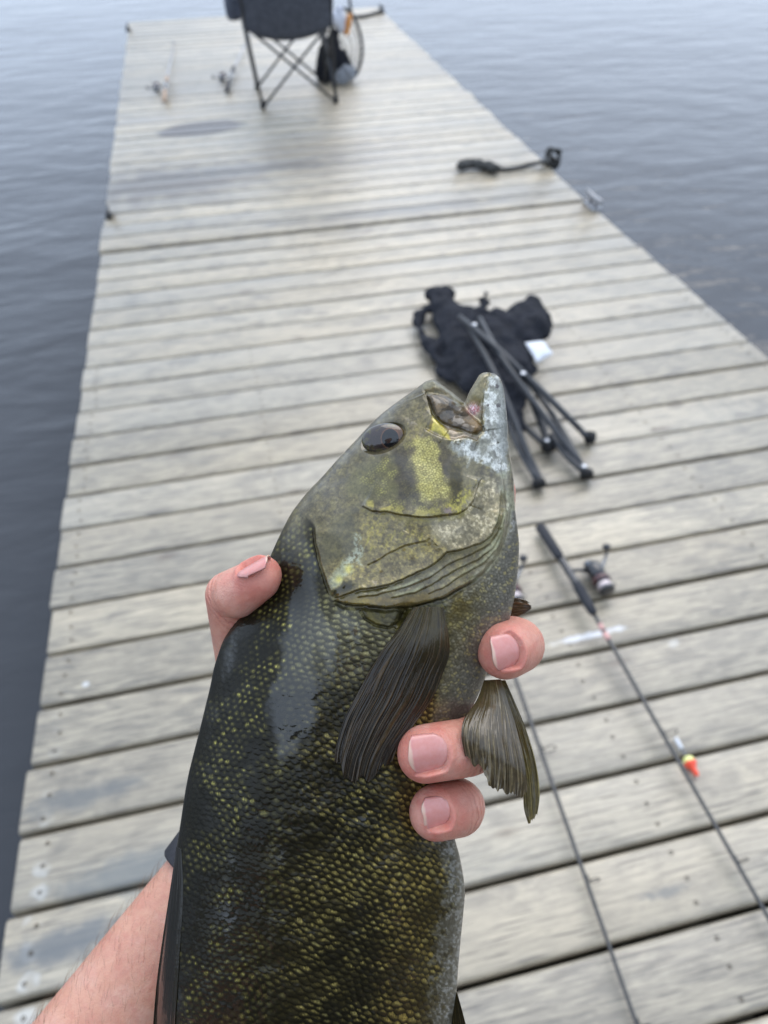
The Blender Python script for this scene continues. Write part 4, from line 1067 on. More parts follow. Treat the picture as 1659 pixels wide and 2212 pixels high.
# creases over the joints
for jc, tp in ((F_['m'][2][0], F_['m'][3][0]), (F_['r'][2][0], F_['r'][3][0]), (F_['p'][2][0], F_['p'][3][0]), (th[2][0], th[3][0]), (th[1][0] * 0.35 + th[2][0] * 0.65, th[2][0]), (F_['p'][1][0], F_['p'][2][0])):
    a = tp - jc; a = a / np.linalg.norm(a); q = co - jc; x = q @ a; rad_ = np.linalg.norm(q - x[:, None] * a, axis=1)
    w = np.exp(-((x + 0.001) / 0.0042) ** 2) * (rad_ < 0.013)
    ln = np.clip(np.sin(x * 2 * math.pi / 0.0021 + 5 * (fbm(pu / 26, pv_ / 26, 231, 3) - 0.5) * 2), 0, 1) ** 3
    co -= no * (w * ln * 0.00050)[:, None]; ms(w * ln * 0.5, (170, 98, 84)); ms(w * (1 - ln) * 0.18, (222, 172, 152))
bl_ = fbm(pu / 17, pv_ / 17, 241, 4); ms(sm(0.50, 0.68, bl_) * 0.26 * (0.4 + 0.6 * np.clip(red * 1.5, 0, 1)), (200, 112, 98)); ms(sm(0.48, 0.32, bl_) * 0.12, (224, 176, 154))
# fine skin ridges on the pads
co += no * disp[:, None]
arm_me.vertices.foreach_set('co', co.astype(np.float32).ravel())
arm_v = co.copy()

# neck and head, out of frame behind the camera
pl_ = np.array([person.location.x, person.location.y, 0.0])
def PW(r_, f_, zz): return pl_ + _r * r_ + _f * f_ + np.array([0, 0, zz])
headp = [capsule(PW(0, 0.0, 1.45), PW(0, 0.03, 1.56), 0.062, 0.056), capsule(PW(0, 0.04, 1.64), PW(0, 0.035, 1.72), 0.070, 0.088, 1.12, _f),
         capsule(PW(0, 0.09, 1.585), PW(0, 0.07, 1.66), 0.036, 0.058), capsule(PW(0, 0.135, 1.68), PW(0, 0.152, 1.645), 0.010, 0.015),
         capsule(PW(0.083, 0.03, 1.66), PW(0.085, 0.025, 1.69), 0.012, 0.017), capsule(PW(-0.083, 0.03, 1.66), PW(-0.085, 0.025, 1.69), 0.012, 0.017),
         capsule(PW(0.23, 0.0, 1.40), PW(0.30, -0.02, 1.12), 0.050, 0.042), capsule(PW(0.30, -0.02, 1.12), PW(0.30, 0.10, 0.90), 0.042, 0.027),
         capsule(PW(0.30, 0.10, 0.90), PW(0.295, 0.14, 0.83), 0.028, 0.026, 0.6, _r), capsule(PW(0.295, 0.14, 0.83), PW(0.29, 0.155, 0.745), 0.024, 0.012, 0.6, _r), capsule(PW(0.29, 0.16, 0.85), PW(0.275, 0.20, 0.80), 0.013, 0.009)]
head_me = fuse('head', headp, 0.006, 4)
hv = np.empty(len(head_me.vertices) * 3, np.float32); head_me.vertices.foreach_get('co', hv); hv = hv.reshape(-1, 3)
def polys(me_):
    lt = np.empty(len(me_.polygons), np.int32); me_.polygons.foreach_get('loop_total', lt)
    lv = np.empty(len(me_.loops), np.int32); me_.loops.foreach_get('vertex_index', lv)
    st = np.concatenate([[0], np.cumsum(lt)[:-1]])
    return [lv[st[lt == k][:, None] + np.arange(k)] for k in np.unique(lt)]
pa_, pb_ = polys(arm_me), polys(head_me)
bod = mesh_np('body', np.concatenate([arm_v, hv]), pa_ + [p + nv for p in pb_])
set_col(bod, srgb(np.concatenate([skin, np.tile((205, 160, 142), (len(hv), 1))])))

def skin_material():
    m, t, b = mat('skin', rough=0.48, spec=0.4)
    k = NB(t); at = k.n('ShaderNodeAttribute'); at.attribute_name = 'pigment'
    tc = k.n('ShaderNodeTexCoord').outputs['Object']
    v1 = k.n('ShaderNodeTexVoronoi'); v1.inputs['Scale'].default_value = 1500; k.l(tc, v1.inputs['Vector'])
    n = k.noise(tc, 500, 4); n2 = k.noise(tc, 60, 3)
    c = k.mix(k.mapr(n, 0.35, 0.7, 0, 0.16), at.outputs['Color'], lin(176, 104, 90))
    k.l(c, b.inputs['Base Color'])
    b.inputs['Subsurface Weight'].default_value = 0.22
    b.inputs['Subsurface Radius'].default_value = (1.0, 0.35, 0.2)
    b.inputs['Subsurface Scale'].default_value = 0.004
    k.l(k.mapr(n2, 0.3, 0.7, 0.34, 0.52), b.inputs['Roughness'])
    h = k.math('ADD', k.math('MULTIPLY', v1.outputs['Distance'], 0.6), k.math('MULTIPLY', n, 0.8))
    k.l(k.bump(h, 0.28, 0.0006), b.inputs['Normal'])
    return m
M_SKIN = skin_material()
link_mesh('body', bod, M_SKIN, person)

def nail_material():
    m, t, b = mat('nail', rough=0.3, coat=0.25)
    k = NB(t); at = k.n('ShaderNodeAttribute'); at.attribute_name = 'pigment'
    tc = k.n('ShaderNodeTexCoord').outputs['Object']
    k.l(k.mix(k.mapr(k.noise(tc, 700, 3), 0.3, 0.7, 0, 0.12), at.outputs['Color'], lin(230, 190, 186)), b.inputs['Base Color'])
    b.inputs['Subsurface Weight'].default_value = 0.15; b.inputs['Subsurface Scale'].default_value = 0.003
    return m
M_NAIL = nail_material()
for f in nails:
    na, nb_ = 34, 30
    A_, B_ = np.meshgrid(np.linspace(0, 1, na), np.linspace(-1, 1, nb_), indexing='ij')
    y = B_ * f['w'] / 2 * (1 - 0.10 * (1 - A_) ** 2)
    x0 = -f['l'] * 0.55 + 0.20 * f['l'] * B_ ** 2 + 0.12 * f['l'] * B_ ** 6
    x1 = f['l'] * 0.5 * (1 - 0.30 * B_ ** 4) + f['free'] * (1 - 0.7 * B_ ** 2) + 0.0002 * np.sin(B_ * 5 + f['w'] * 3e4)
    x = x0 + (x1 - x0) * A_
    rc = f['r'] * 1.02
    h = -(rc - np.sqrt(np.maximum(rc ** 2 - y ** 2, 1e-8))) - 0.00025 - 6.0 * x ** 2 - 0.0005 * sm(0.10, 0.0, A_) - 0.0004 * sm(0.9, 1.0, np.abs(B_))
    top = f['c'] + x[..., None] * f['a'] + y[..., None] * f['b'] + h[..., None] * f['n']
    bot = top - f['n'] * 0.00055
    cc = np.empty(x.shape + (3,)); cc[:] = (206, 136, 126)
    def mn(m, col):
        m = np.clip(m, 0, 1)[..., None]; cc[:] = cc * (1 - m) + np.asarray(col, float) * m
    mn(sm(0.35, 0.0, A_) * 0.4, (216, 160, 152)); fe = f['l'] * 0.47 + f['free'] * 0.25 * (1 - B_ ** 2) + 0.0003 * (vnoise(B_ * 6, B_ * 0 + f['w'] * 900, 5) - 0.5)
    mn(sm(-0.0004, 0.0003, x - fe), (214, 176, 154)); mn(np.exp(-((x - fe + 0.0004) / 0.0004) ** 2) * 0.5, (200, 128, 124))
    n = x.size; idx = np.arange(n).reshape(na, nb_)
    loop = np.concatenate([idx[0, :-1], idx[:-1, -1], idx[-1, :0:-1], idx[:0:-1, 0]])
    q3 = np.stack([loop, np.roll(loop, -1), np.roll(loop, -1) + n, loop + n], -1)
    nm = mesh_np('fingernail', np.concatenate([top.reshape(-1, 3), bot.reshape(-1, 3)]), [grid_faces(na, nb_), grid_faces(na, nb_, off=n, flip=True), q3])
    set_col(nm, srgb(np.concatenate([cc.reshape(-1, 3)] * 2)))
    link_mesh('fingernail', nm, M_NAIL, person)

# wrist band
M_BAND = grainy('band_fabric', lin(46, 46, 50), 0.7, 0.25, 900, bump=0.4, bumpd=0.0006)
def ring_band(c, d, ax, r, flat, width, th_):
    n = ax - d * np.dot(ax, d); n /= np.linalg.norm(n); b = np.cross(d, n)
    ang = np.linspace(0, 2 * math.pi, 64, endpoint=False)
    prof = [(-width / 2, 0), (-width / 2, th_ * .7), (-width / 2 + th_ * .4, th_), (width / 2 - th_ * .4, th_), (width / 2, th_ * .7), (width / 2, 0)]
    V = np.concatenate([c + d * h + (r + e) * (flat * np.cos(ang)[:, None] * n + np.sin(ang)[:, None] * b) for h, e in prof])
    k = len(prof); i = np.arange(k)[:, None] * 64; i2 = (np.arange(k)[:, None] + 1) % k * 64; j = np.arange(64)[None]; j2 = (j + 1) % 64
    return mesh_np('wrist_band', V, [np.stack([i + j, i + j2, i2 + j2, i2 + j], -1).reshape(-1, 4)])
bc = wrist + fdir * 0.003
link_mesh('wrist_band', ring_band(bc, fdir, flat_ax, 0.0282, 0.84, 0.013, 0.0022), M_BAND, person)

# forearm hairs
hp = []
rh = random.Random(3)
cand = np.where((pv_ > 1850) & (pv_ < 2300) & (pu > -60) & (pu < 420) & (no @ TOC > -0.35))[0]
wts = np.exp(-np.maximum(no[cand] @ camdir(-0.7, 0.7, 0.2) * -1 + 0.6, 0) * 1.8)
pick = RNG.choice(cand, size=330, replace=False, p=wts / wts.sum())
for i in pick:
    p = co[i]; n = no[i]
    gro = -fdir * 0.55 + camdir(-0.5, 0.5, 0.0) * 0.35 + np.array([rh.uniform(-.3, .3) for _ in range(3)])
    t = gro - n * np.dot(gro, n); t /= np.linalg.norm(t) + 1e-9
    L = rh.uniform(0.004, 0.009)
    hp.append(([p - n * 0.0002, p + t * L * 0.35 + n * L * 0.22, p + t * L * 0.7 + n * L * 0.34, p + t * L + n * L * 0.36], [0.00003, 0.00003, 0.00002, 0.00001]))
v_, q_, t_ = tubes(hp, 3)
M_HAIR = grainy('arm_hair', lin(128, 100, 76), 0.5, 0.2, 100)
tag(link_mesh('arm_hair', mesh_np('arm_hair', v_, [q_, t_]), M_HAIR, person), kind='stuff')

# clothing behind the camera
M_SHIRT = grainy('dark_shirt', lin(52, 56, 66), 0.85, 0.2, 400, bump=0.3)
M_TROU = grainy('dark_trousers', lin(60, 62, 64), 0.85, 0.2, 400, bump=0.3)
M_HAIRC = grainy('brown_hair', lin(62, 46, 34), 0.5, 0.3, 300, bump=0.6, bumpd=0.004)
el_up = (elbow + 0.45 * (sh_l - elbow))
shirt = fuse('shirt', [capsule(PW(0, -0.01, 0.98), PW(0, 0.0, 1.30), 0.165, 0.185, 0.66, _f), capsule(PW(-0.16, 0, 1.40), PW(0.16, 0, 1.40), 0.075, 0.075), capsule(PW(0, 0, 1.28), PW(0, 0, 1.42), 0.17, 0.11, 0.7, _f),
    capsule(sh_l, el_up, 0.066, 0.062), capsule(PW(0.23, 0, 1.40), PW(0.27, -0.01, 1.24), 0.066, 0.060)], 0.008, 4)
link_mesh('shirt', shirt, M_SHIRT, person)
trou = fuse('trousers', [capsule(PW(0, -0.01, 0.93), PW(0, -0.01, 1.0), 0.165, 0.155, 0.72, _f)] + [capsule(PW(s * 0.095, -0.01, 0.90), PW(s * 0.11, 0.0, 0.50), 0.095, 0.072) for s in (-1, 1)] + [capsule(PW(s * 0.11, 0.0, 0.50), PW(s * 0.12, -0.02, 0.12), 0.072, 0.055) for s in (-1, 1)], 0.010, 4)
link_mesh('trousers', trou, M_TROU, person)
for s in (-1, 1):
    sh = fuse('shoe', [capsule(PW(s * 0.12, -0.06, 0.045), PW(s * 0.13, 0.13, 0.038), 0.042, 0.040, 0.95, _z), capsule(PW(s * 0.12, -0.05, 0.06), PW(s * 0.12, -0.02, 0.12), 0.042, 0.046)], 0.006, 3)
    sv_ = np.empty(len(sh.vertices) * 3, np.float32); sh.vertices.foreach_get('co', sv_); sv_ = sv_.reshape(-1, 3); sv_[:, 2] = np.maximum(sv_[:, 2], 0.003); sh.vertices.foreach_set('co', sv_.ravel())
    link_mesh('shoe', sh, M_BLACKP, person)
hair = fuse('hair', [capsule(PW(0, 0.02, 1.72), PW(0, -0.01, 1.70), 0.098, 0.098, 1.1, _f), capsule(PW(0, -0.03, 1.62), PW(0, -0.02, 1.70), 0.075, 0.09)], 0.006, 3)
hvv = np.empty(len(hair.vertices) * 3, np.float32); hair.vertices.foreach_get('co', hvv); hvv = hvv.reshape(-1, 3)
link_mesh('hair', hair, M_HAIRC, person)

# ------------------------------------------------------------------ things on the dock
M_FAB = grainy('charcoal_fabric', lin(88, 92, 102), 0.85, 0.25, 260, bump=0.4, spec=0.15)
M_FAB2 = grainy('black_fabric', lin(44, 45, 50), 0.85, 0.3, 160, bump=0.5, spec=0.12)
M_TUBE = grainy('powder_coated_tube', lin(44, 46, 50), 0.38, 0.2, 90)
M_CAP = grainy('rubber_foot', lin(22, 22, 24), 0.7, 0.2, 90)
M_RIVET = grainy('bright_rivet', lin(190, 192, 196), 0.25, 0.15, 90, metal=0.9)
M_WHITE = grainy('white_label', lin(222, 224, 228), 0.55, 0.06, 90)
M_ROPE = grainy('dark_rope', lin(62, 62, 60), 0.9, 0.4, 300, bump=0.8, bumpd=0.003)
M_GALV = grainy('galvanised', lin(150, 150, 152), 0.4, 0.2, 80, metal=0.7)
M_DARKM = grainy('dark_metal', lin(44, 44, 44), 0.5, 0.3, 80, metal=0.4)

def up(p, h): return np.asarray(p, float) + np.array([0, 0, h])
def on_plane(px, py, base):
    """point on the upright plane through base that faces along the dock"""
    dr = (px - CX) / FPX * RT - (py - CY) / FPX * UP + FW
    n = np.array([_f[0], _f[1], 0]); t = np.dot(np.asarray(base) - CAM, n) / np.dot(dr, n)
    return CAM + t * dr

def sheet(name, fn, nu, nv_, mat_, parent, thick=0.003):
    A_, B_ = np.meshgrid(np.linspace(0, 1, nu), np.linspace(0, 1, nv_), indexing='ij')
    p = fn(A_, B_)
    du = np.gradient(p, axis=0); dv = np.gradient(p, axis=1); n = np.cross(du, dv); n /= np.linalg.norm(n, axis=-1)[..., None] + 1e-12
    N = nu * nv_; idx = np.arange(N).reshape(nu, nv_)
    loop = np.concatenate([idx[0, :-1], idx[:-1, -1], idx[-1, :0:-1], idx[:0:-1, 0]])
    q3 = np.stack([loop, np.roll(loop, -1), np.roll(loop, -1) + N, loop + N], -1)
    me = mesh_np(name, np.concatenate([(p + n * thick / 2).reshape(-1, 3), (p - n * thick / 2).reshape(-1, 3)]), [grid_faces(nu, nv_), grid_faces(nu, nv_, off=N, flip=True), q3])
    return link_mesh(name, me, mat_, parent)

def bilin(c00, c10, c11, c01, sag=None):
    c00, c10, c11, c01 = [np.asarray(k, float) for k in (c00, c10, c11, c01)]
    def fn(A_, B_):
        a = A_[..., None]; b = B_[..., None]
        p = c00 * (1 - a) * (1 - b) + c10 * a * (1 - b) + c11 * a * b + c01 * (1 - a) * b
        if sag is not None: p = p + np.asarray(sag) * (16 * a * (1 - a) * b * (1 - b)) ** 0.8 + np.array([0, 0, 0.004]) * (fbm(A_ * 5, B_ * 5, 7) - 0.5)[..., None]
        return p
    return fn

# --- standing camp chair seen from behind
BLf = GF(568, 231, 0.012); BRf = GF(726, 219, 0.012)
exv = BRf - BLf; wch = np.linalg.norm(exv); exv = exv / wch
eyv = np.cross(np.array([0, 0, 1.0]), exv); eyv /= np.linalg.norm(eyv)
chair = empty('camp_chair', BLf + (BRf - BLf) * 0.5 + eyv * 0.27 - np.array([0, 0, 0.012]))
tag(chair, 'dark folding camp chair standing at the far end of the dock', 'chair')
def CP(x, y, h): return BLf + exv * (x * wch) + eyv * y + np.array([0, 0, h])
DP = 0.50; SH = 0.47
feet = [CP(0, 0, 0), CP(1, 0, 0), CP(0, DP, 0.01), CP(1, DP, 0.01)]
tops = [CP(-0.10, -0.03, SH), CP(0.99, -0.03, SH), CP(-0.10, DP + 0.03, SH), CP(0.99, DP + 0.03, SH)]
for i, j in ((0, 1), (1, 0), (2, 3), (3, 2), (0, 2), (2, 0), (1, 3), (3, 1)):
    off = 0.012 * (1 if i < j else -1)
    tube_obj('leg', [([feet[i] + exv * off * 0.3, (feet[i] + tops[j]) / 2 + eyv * off, tops[j]], 0.0085)], M_TUBE, chair, 8)
for i in (0, 1):
    tube_obj('upright', [([feet[i], tops[i], tops[i] + (tops[i] - feet[i]) * 0.32 - eyv * 0.08, tops[i] + (tops[i] - feet[i]) * 0.95 - eyv * 0.20], 0.0095)], M_TUBE, chair, 10)
for i in (2, 3):
    tube_obj('upright', [([feet[i], tops[i], tops[i] + (tops[i] - feet[i]) * 0.40], 0.0095)], M_TUBE, chair, 10)
for f in feet:
    lathe_obj('foot_cap', up(f, -0.012), up(f, 0.045), [(0, 0.016), (0.2, 0.018), (0.7, 0.015), (1, 0.012)], M_CAP, chair)
sag_ = np.array([0, 0, -0.075])
sheet('seat', bilin(up(tops[0], 0.01), up(tops[1], 0.01), up(tops[3], 0.03), up(tops[2], 0.03), sag_), 26, 22, M_FAB, chair)
bt0 = tops[0] + (tops[0] - feet[0]) * 0.95 - eyv * 0.20; bt1 = tops[1] + (tops[1] - feet[1]) * 0.95 - eyv * 0.20
def backfn(A_, B_):
    p = bilin(up(tops[0], -0.015), up(tops[1], -0.015), bt1, bt0, -eyv * 0.05)(A_, B_)
    return p + np.array([0, 0, -0.075]) * ((4 * A_ * (1 - A_)) ** 0.75 * (1 - B_) ** 1.5)[..., None]
sheet('backrest', backfn, 30, 24, M_FAB, chair)
for s, (i, j) in ((-1, (0, 2)), (1, (1, 3))):
    ar = tops[i] + (tops[i] - feet[i]) * 0.34 - eyv * 0.08; af_ = tops[j] + (tops[j] - feet[j]) * 0.40
    sheet('armrest', bilin(ar - exv * 0.04, ar + exv * 0.04, af_ + exv * 0.05, af_ - exv * 0.05, np.array([0, 0, -0.03])), 8, 16, M_FAB, chair)
pc = (tops[0] + (tops[0] - feet[0]) * 0.34 - eyv * 0.08) * 0.45 + (tops[2] + (tops[2] - feet[2]) * 0.40) * 0.55 - exv * 0.035 - np.array([0, 0, 0.03])
lathe_obj('cup_holder', up(pc, 0.01), up(pc, -0.15), [(0, 0.045), (0.02, 0.052), (0.4, 0.054), (0.8, 0.05), (0.95, 0.042), (1, 0.02)], M_FAB, chair, 20)

# --- landing net standing beside the chair
nb = GF(745, 176)
net = empty('landing_net', nb); tag(net, 'landing net with dark bag and thin hoop leaning beside the standing chair', 'net')
M_NETF = grainy('net_frame', lin(52, 52, 50), 0.45, 0.2, 60)
M_NETS = grainy('net_cord', lin(56, 56, 52), 0.9, 0.3, 300)
hoop = [on_plane(x, y, nb) for x, y in ((738, 176), (716, 160), (700, 125), (700, 80), (712, 42), (735, 22), (757, 30), (774, 62), (782, 100), (780, 135), (769, 164), (752, 177))]
hoop = [up(p, 0.008) for p in hoop]
hs_ = pl(np.array(hoop + [hoop[0]]), np.linspace(0, 1, 60))
tube_obj('hoop', [(hs_, 0.012)], M_NETF, net, 8)
tube_obj('handle', [([hs_[30], hs_[30] + np.array([0, 0, 0.15]) + eyv * 0.1, hs_[30] + np.array([0, 0, 0.42]) + eyv * 0.3], [0.010, 0.011, 0.012])], M_NETF, net, 10)
cen_n = hs_.mean(axis=0); bagtip = on_plane(735, 165, nb) + eyv * 0.10
strands = []
for k in range(0, 60, 2):
    p0 = hs_[k]; strands.append((pl(np.array([p0, p0 * 0.6 + bagtip * 0.4 + eyv * 0.10, bagtip + (p0 - cen_n) * 0.10]), np.linspace(0, 1, 8)), 0.0028))
for t in (0.2, 0.4, 0.6, 0.8):
    strands.append((np.array([pl(np.array([hs_[k], hs_[k] * 0.6 + bagtip * 0.4 + eyv * 0.10, bagtip + (hs_[k] - cen_n) * 0.10]), np.array([t]))[0] for k in range(0, 60, 2)]), 0.0028))
tag(tube_obj('net_bag', strands, M_NETS, net, 4), kind='stuff')

def lump(name, caps_, voxel, amp_, scale, seed, mat_, parent=None, smooth=3, floor=None):
    """crumpled cloth or film: fused forms pushed in and out by folds"""
    me = fuse(name, caps_, voxel, smooth)
    n = len(me.vertices); c = np.empty(n * 3, np.float32); me.vertices.foreach_get('co', c); c = c.reshape(-1, 3).astype(float)
    nn = np.empty(n * 3, np.float32); me.vertices.foreach_get('normal', nn); nn = nn.reshape(-1, 3)
    r1 = 1 - np.abs(fbm((c[:, 0] + 0.6 * c[:, 2]) * scale, (c[:, 1] - 0.5 * c[:, 2]) * scale, seed, 3) - 0.5) * 4
    r2 = fbm((c[:, 0] - c[:, 2]) * scale * 2.5, (c[:, 1] + c[:, 2]) * scale * 2.5, seed + 3, 3) - 0.5
    c = c + nn * ((r1 - 0.5) * amp_ + r2 * amp_ * 0.8)[:, None]
    if floor is not None: c[:, 2] = np.maximum(c[:, 2], floor)
    me.vertices.foreach_set('co', c.astype(np.float32).ravel()); me.update()
    return link_mesh(name, me, mat_, parent)

# dark cloth bag slumped against the chair, clear bag and bait packets
cb = GF(712, 172)
jk = lump('cloth_bag', [capsule(on_plane(722, 74, cb), on_plane(715, 115, cb), 0.035, 0.075, 0.7, eyv), capsule(on_plane(712, 115, cb), up(on_plane(712, 160, cb), 0.02), 0.085, 0.105, 0.7, eyv), capsule(on_plane(738, 125, cb), up(on_plane(746, 164, cb), 0.02), 0.055, 0.065, 0.7, eyv)], 0.007, 0.010, 22, 5, M_FAB2, None, 2, FZ(cb[1]) + 0.001)
tag(jk, 'slumped black cloth bag between the standing chair and the landing net', 'bag')
def film_material():
    m, t, b = mat('clear_film', lin(196, 200, 206), 0.18)
    b.inputs['Transmission Weight'].default_value = 0.6; b.inputs['IOR'].default_value = 1.15
    k = NB(t); tc = k.n('ShaderNodeTexCoord').outputs['Object']; k.l(k.bump(k.noise(tc, 40, 4), 0.8, 0.01), b.inputs['Normal']); return m
M_FILM = film_material()
pb = GF(750, 182)
tag(lump('plastic_bag', [capsule(up(on_plane(740, 172, pb), 0.02), up(on_plane(756, 168, pb), 0.03), 0.05, 0.045), capsule(up(on_plane(750, 172, pb), 0.03), on_plane(748, 150, pb), 0.04, 0.03)], 0.006, 0.012, 24, 9, M_FILM, None, 1, FZ(pb[1]) + 0.001), 'crumpled clear plastic bag lying at the foot of the landing net', 'plastic bag')
wb = on_plane(734, 36, nb) + eyv * (-0.03)
tag(lump('bait_bag', [capsule(wb + exv * -0.04, wb + exv * 0.02 + np.array([0, 0, -0.05]), 0.045, 0.05, 0.5, eyv), capsule(wb + np.array([0, 0, 0.05]), wb, 0.03, 0.045, 0.5, eyv)], 0.006, 0.010, 26, 12, grainy('white_film', lin(226, 228, 238), 0.3, 0.1, 60), None, 1), 'white plastic bait bag hanging on the landing net hoop', 'bag')
ob = on_plane(750, 50, nb) - eyv * 0.045
tag(lump('lure_packet', [capsule(ob + np.array([0, 0, 0.045]) + exv * 0.012, ob - np.array([0, 0, 0.04]) - exv * 0.012, 0.02, 0.024, 0.35, eyv)], 0.004, 0.004, 40, 15, grainy('orange_packet', lin(228, 158, 92), 0.35, 0.15, 60), None, 1), 'small orange lure packet hanging next to the white bait bag', 'packet')

# --- folded camp chair lying on the planks
fc = empty('camp_chair', GD(1130, 850)); tag(fc, 'collapsed black camp chair lying on the planks above the fish', 'chair')
def G(px, py, h): return GD(px, py, h)
poles = [((992, 684, .17), (1060, 740, .185), (1130, 806, .15), (1272, 946, .022)), ((1036, 688, .17), (1096, 790, .165), (1266, 1018, .022)), ((1010, 700, .16), (1075, 820, .15), (1164, 1040, .022)),
         ((1060, 690, .08), (1120, 800, .075), (1184, 960, .022)), ((1128, 806, .10), (1190, 890, .06), (1262, 1016, .03)), ((1100, 820, .06), (1118, 900, .05), (1176, 960, .03)), ((1090, 860, .07), (1112, 950, .05), (1160, 1036, .03)),
         ((1136, 810, .07), (1196, 868, .05), (1268, 944, .035)), ((1190, 940, .045), (1225, 985, .04), (1262, 1020, .03)), ((1108, 930, .05), (1150, 1000, .04), (1168, 1040, .03)), ((1140, 850, .06), (1170, 905, .05), (1182, 955, .03))]
for p in poles:
    tube_obj('leg', [(pl(np.array([G(*q) for q in p]), np.linspace(0, 1, 10)), 0.0095)], M_TUBE, fc, 8)
for x, y, dx, dy in ((1274, 945, 16, 2), (1267, 1023, 2, 12), (1164, 1044, 4, 12), (1184, 964, 14, -6)):
    lathe_obj('foot_cap', up(G(x - dx * .5, y - dy * .5, .026), 0), up(G(x + dx * .6, y + dy * .6, .02), 0), [(0, .014), (.15, .020), (.6, .021), (.9, .02), (1, .012)], M_CAP, fc)
for x, y, h in ((1025, 702, .190), (1130, 807, .162), (1262, 1008, .05), (1182, 952, .05)):
    lathe_obj('rivet', G(x, y, h), up(G(x, y, h), 0.006), [(0, .0095), (.5, .0095), (.8, .007), (1, .003)], M_RIVET, fc, 12)
cl = []
def CC(x1, y1, h1, r1, x2, y2, h2, r2, fl=0.6): cl.append(capsule(G(x1, y1, h1), G(x2, y2, h2), r1, r2, fl, _z))
for a, b in (((906, 676), (908, 716)), ((908, 716), (930, 748)), ((930, 748), (968, 790)), ((906, 676), (935, 665)), ((935, 665), (965, 690)), ((965, 690), (962, 730)), ((962, 730), (950, 750))):
    CC(a[0], a[1], .04, .020, b[0], b[1], .045, .022, 0.9)
CC(930, 634, .04, .026, 962, 640, .06, .040, .9); CC(950, 648, .07, .042, 985, 700, .08, .055, .9); CC(975, 690, .07, .065, 1020, 795, .06, .070, .8)
CC(985, 775, .05, .05, 1015, 828, .05, .046, .8); CC(1030, 785, .07, .07, 1095, 855, .07, .06, .8); CC(1040, 722, .08, .085, 1100, 795, .08, .080, .8)
CC(1075, 705, .08, .075, 1125, 728, .08, .078, .8); CC(1132, 690, .08, .066, 1145, 712, .09, .070, .9); CC(1148, 655, .07, .030, 1158, 700, .08, .055, .9); CC(1110, 770, .06, .06, 1128, 805, .06, .045, .8)
CC(1050, 630, .08, .006, 1038, 680, .08, .034, .6); CC(1008, 680, .08, .034, 1044, 700, .09, .044, .7); CC(1098, 855, .06, .052, 1118, 915, .06, .028, .8); CC(948, 802, .02, .020, 1000, 818, .04, .036, .6)
lump('fabric', cl, 0.006, 0.016, 13, 21, M_FAB2, fc, 3, 0.001)
tg = [G(1134, 740, .13), G(1172, 736, .12), G(1196, 764, .09), G(1160, 784, .10)]
sheet('label_tag', bilin(tg[0], tg[1], tg[2], tg[3], np.array([0, 0, 0.012])), 8, 8, M_WHITE, fc, 0.001)

# --- fishing rods
M_GRIP = grainy('foam_grip', lin(40, 41, 46), 0.75, 0.2, 400, bump=0.3)
M_CORK = grainy('cork_grip', lin(176, 150, 128), 0.8, 0.25, 300, bump=0.3)
M_BLANK = grainy('rod_blank', lin(52, 50, 48), 0.3, 0.2, 60, coat=0.5)
M_BLANKL = grainy('pale_rod_blank', lin(150, 150, 160), 0.3, 0.15, 60, coat=0.5)
M_PINK = grainy('pink_wrap', lin(206, 158, 150), 0.4, 0.15, 200)
M_REEL = grainy('reel_body', lin(36, 35, 38), 0.3, 0.25, 60, coat=0.6)
M_REELS = grainy('reel_silver', lin(120, 124, 130), 0.25, 0.2, 60, metal=0.8)
M_REELR = grainy('reel_red', lin(78, 38, 38), 0.3, 0.25, 60, coat=0.6)
M_LINE = grainy('pale_line', lin(214, 198, 196), 0.5, 0.2, 300)
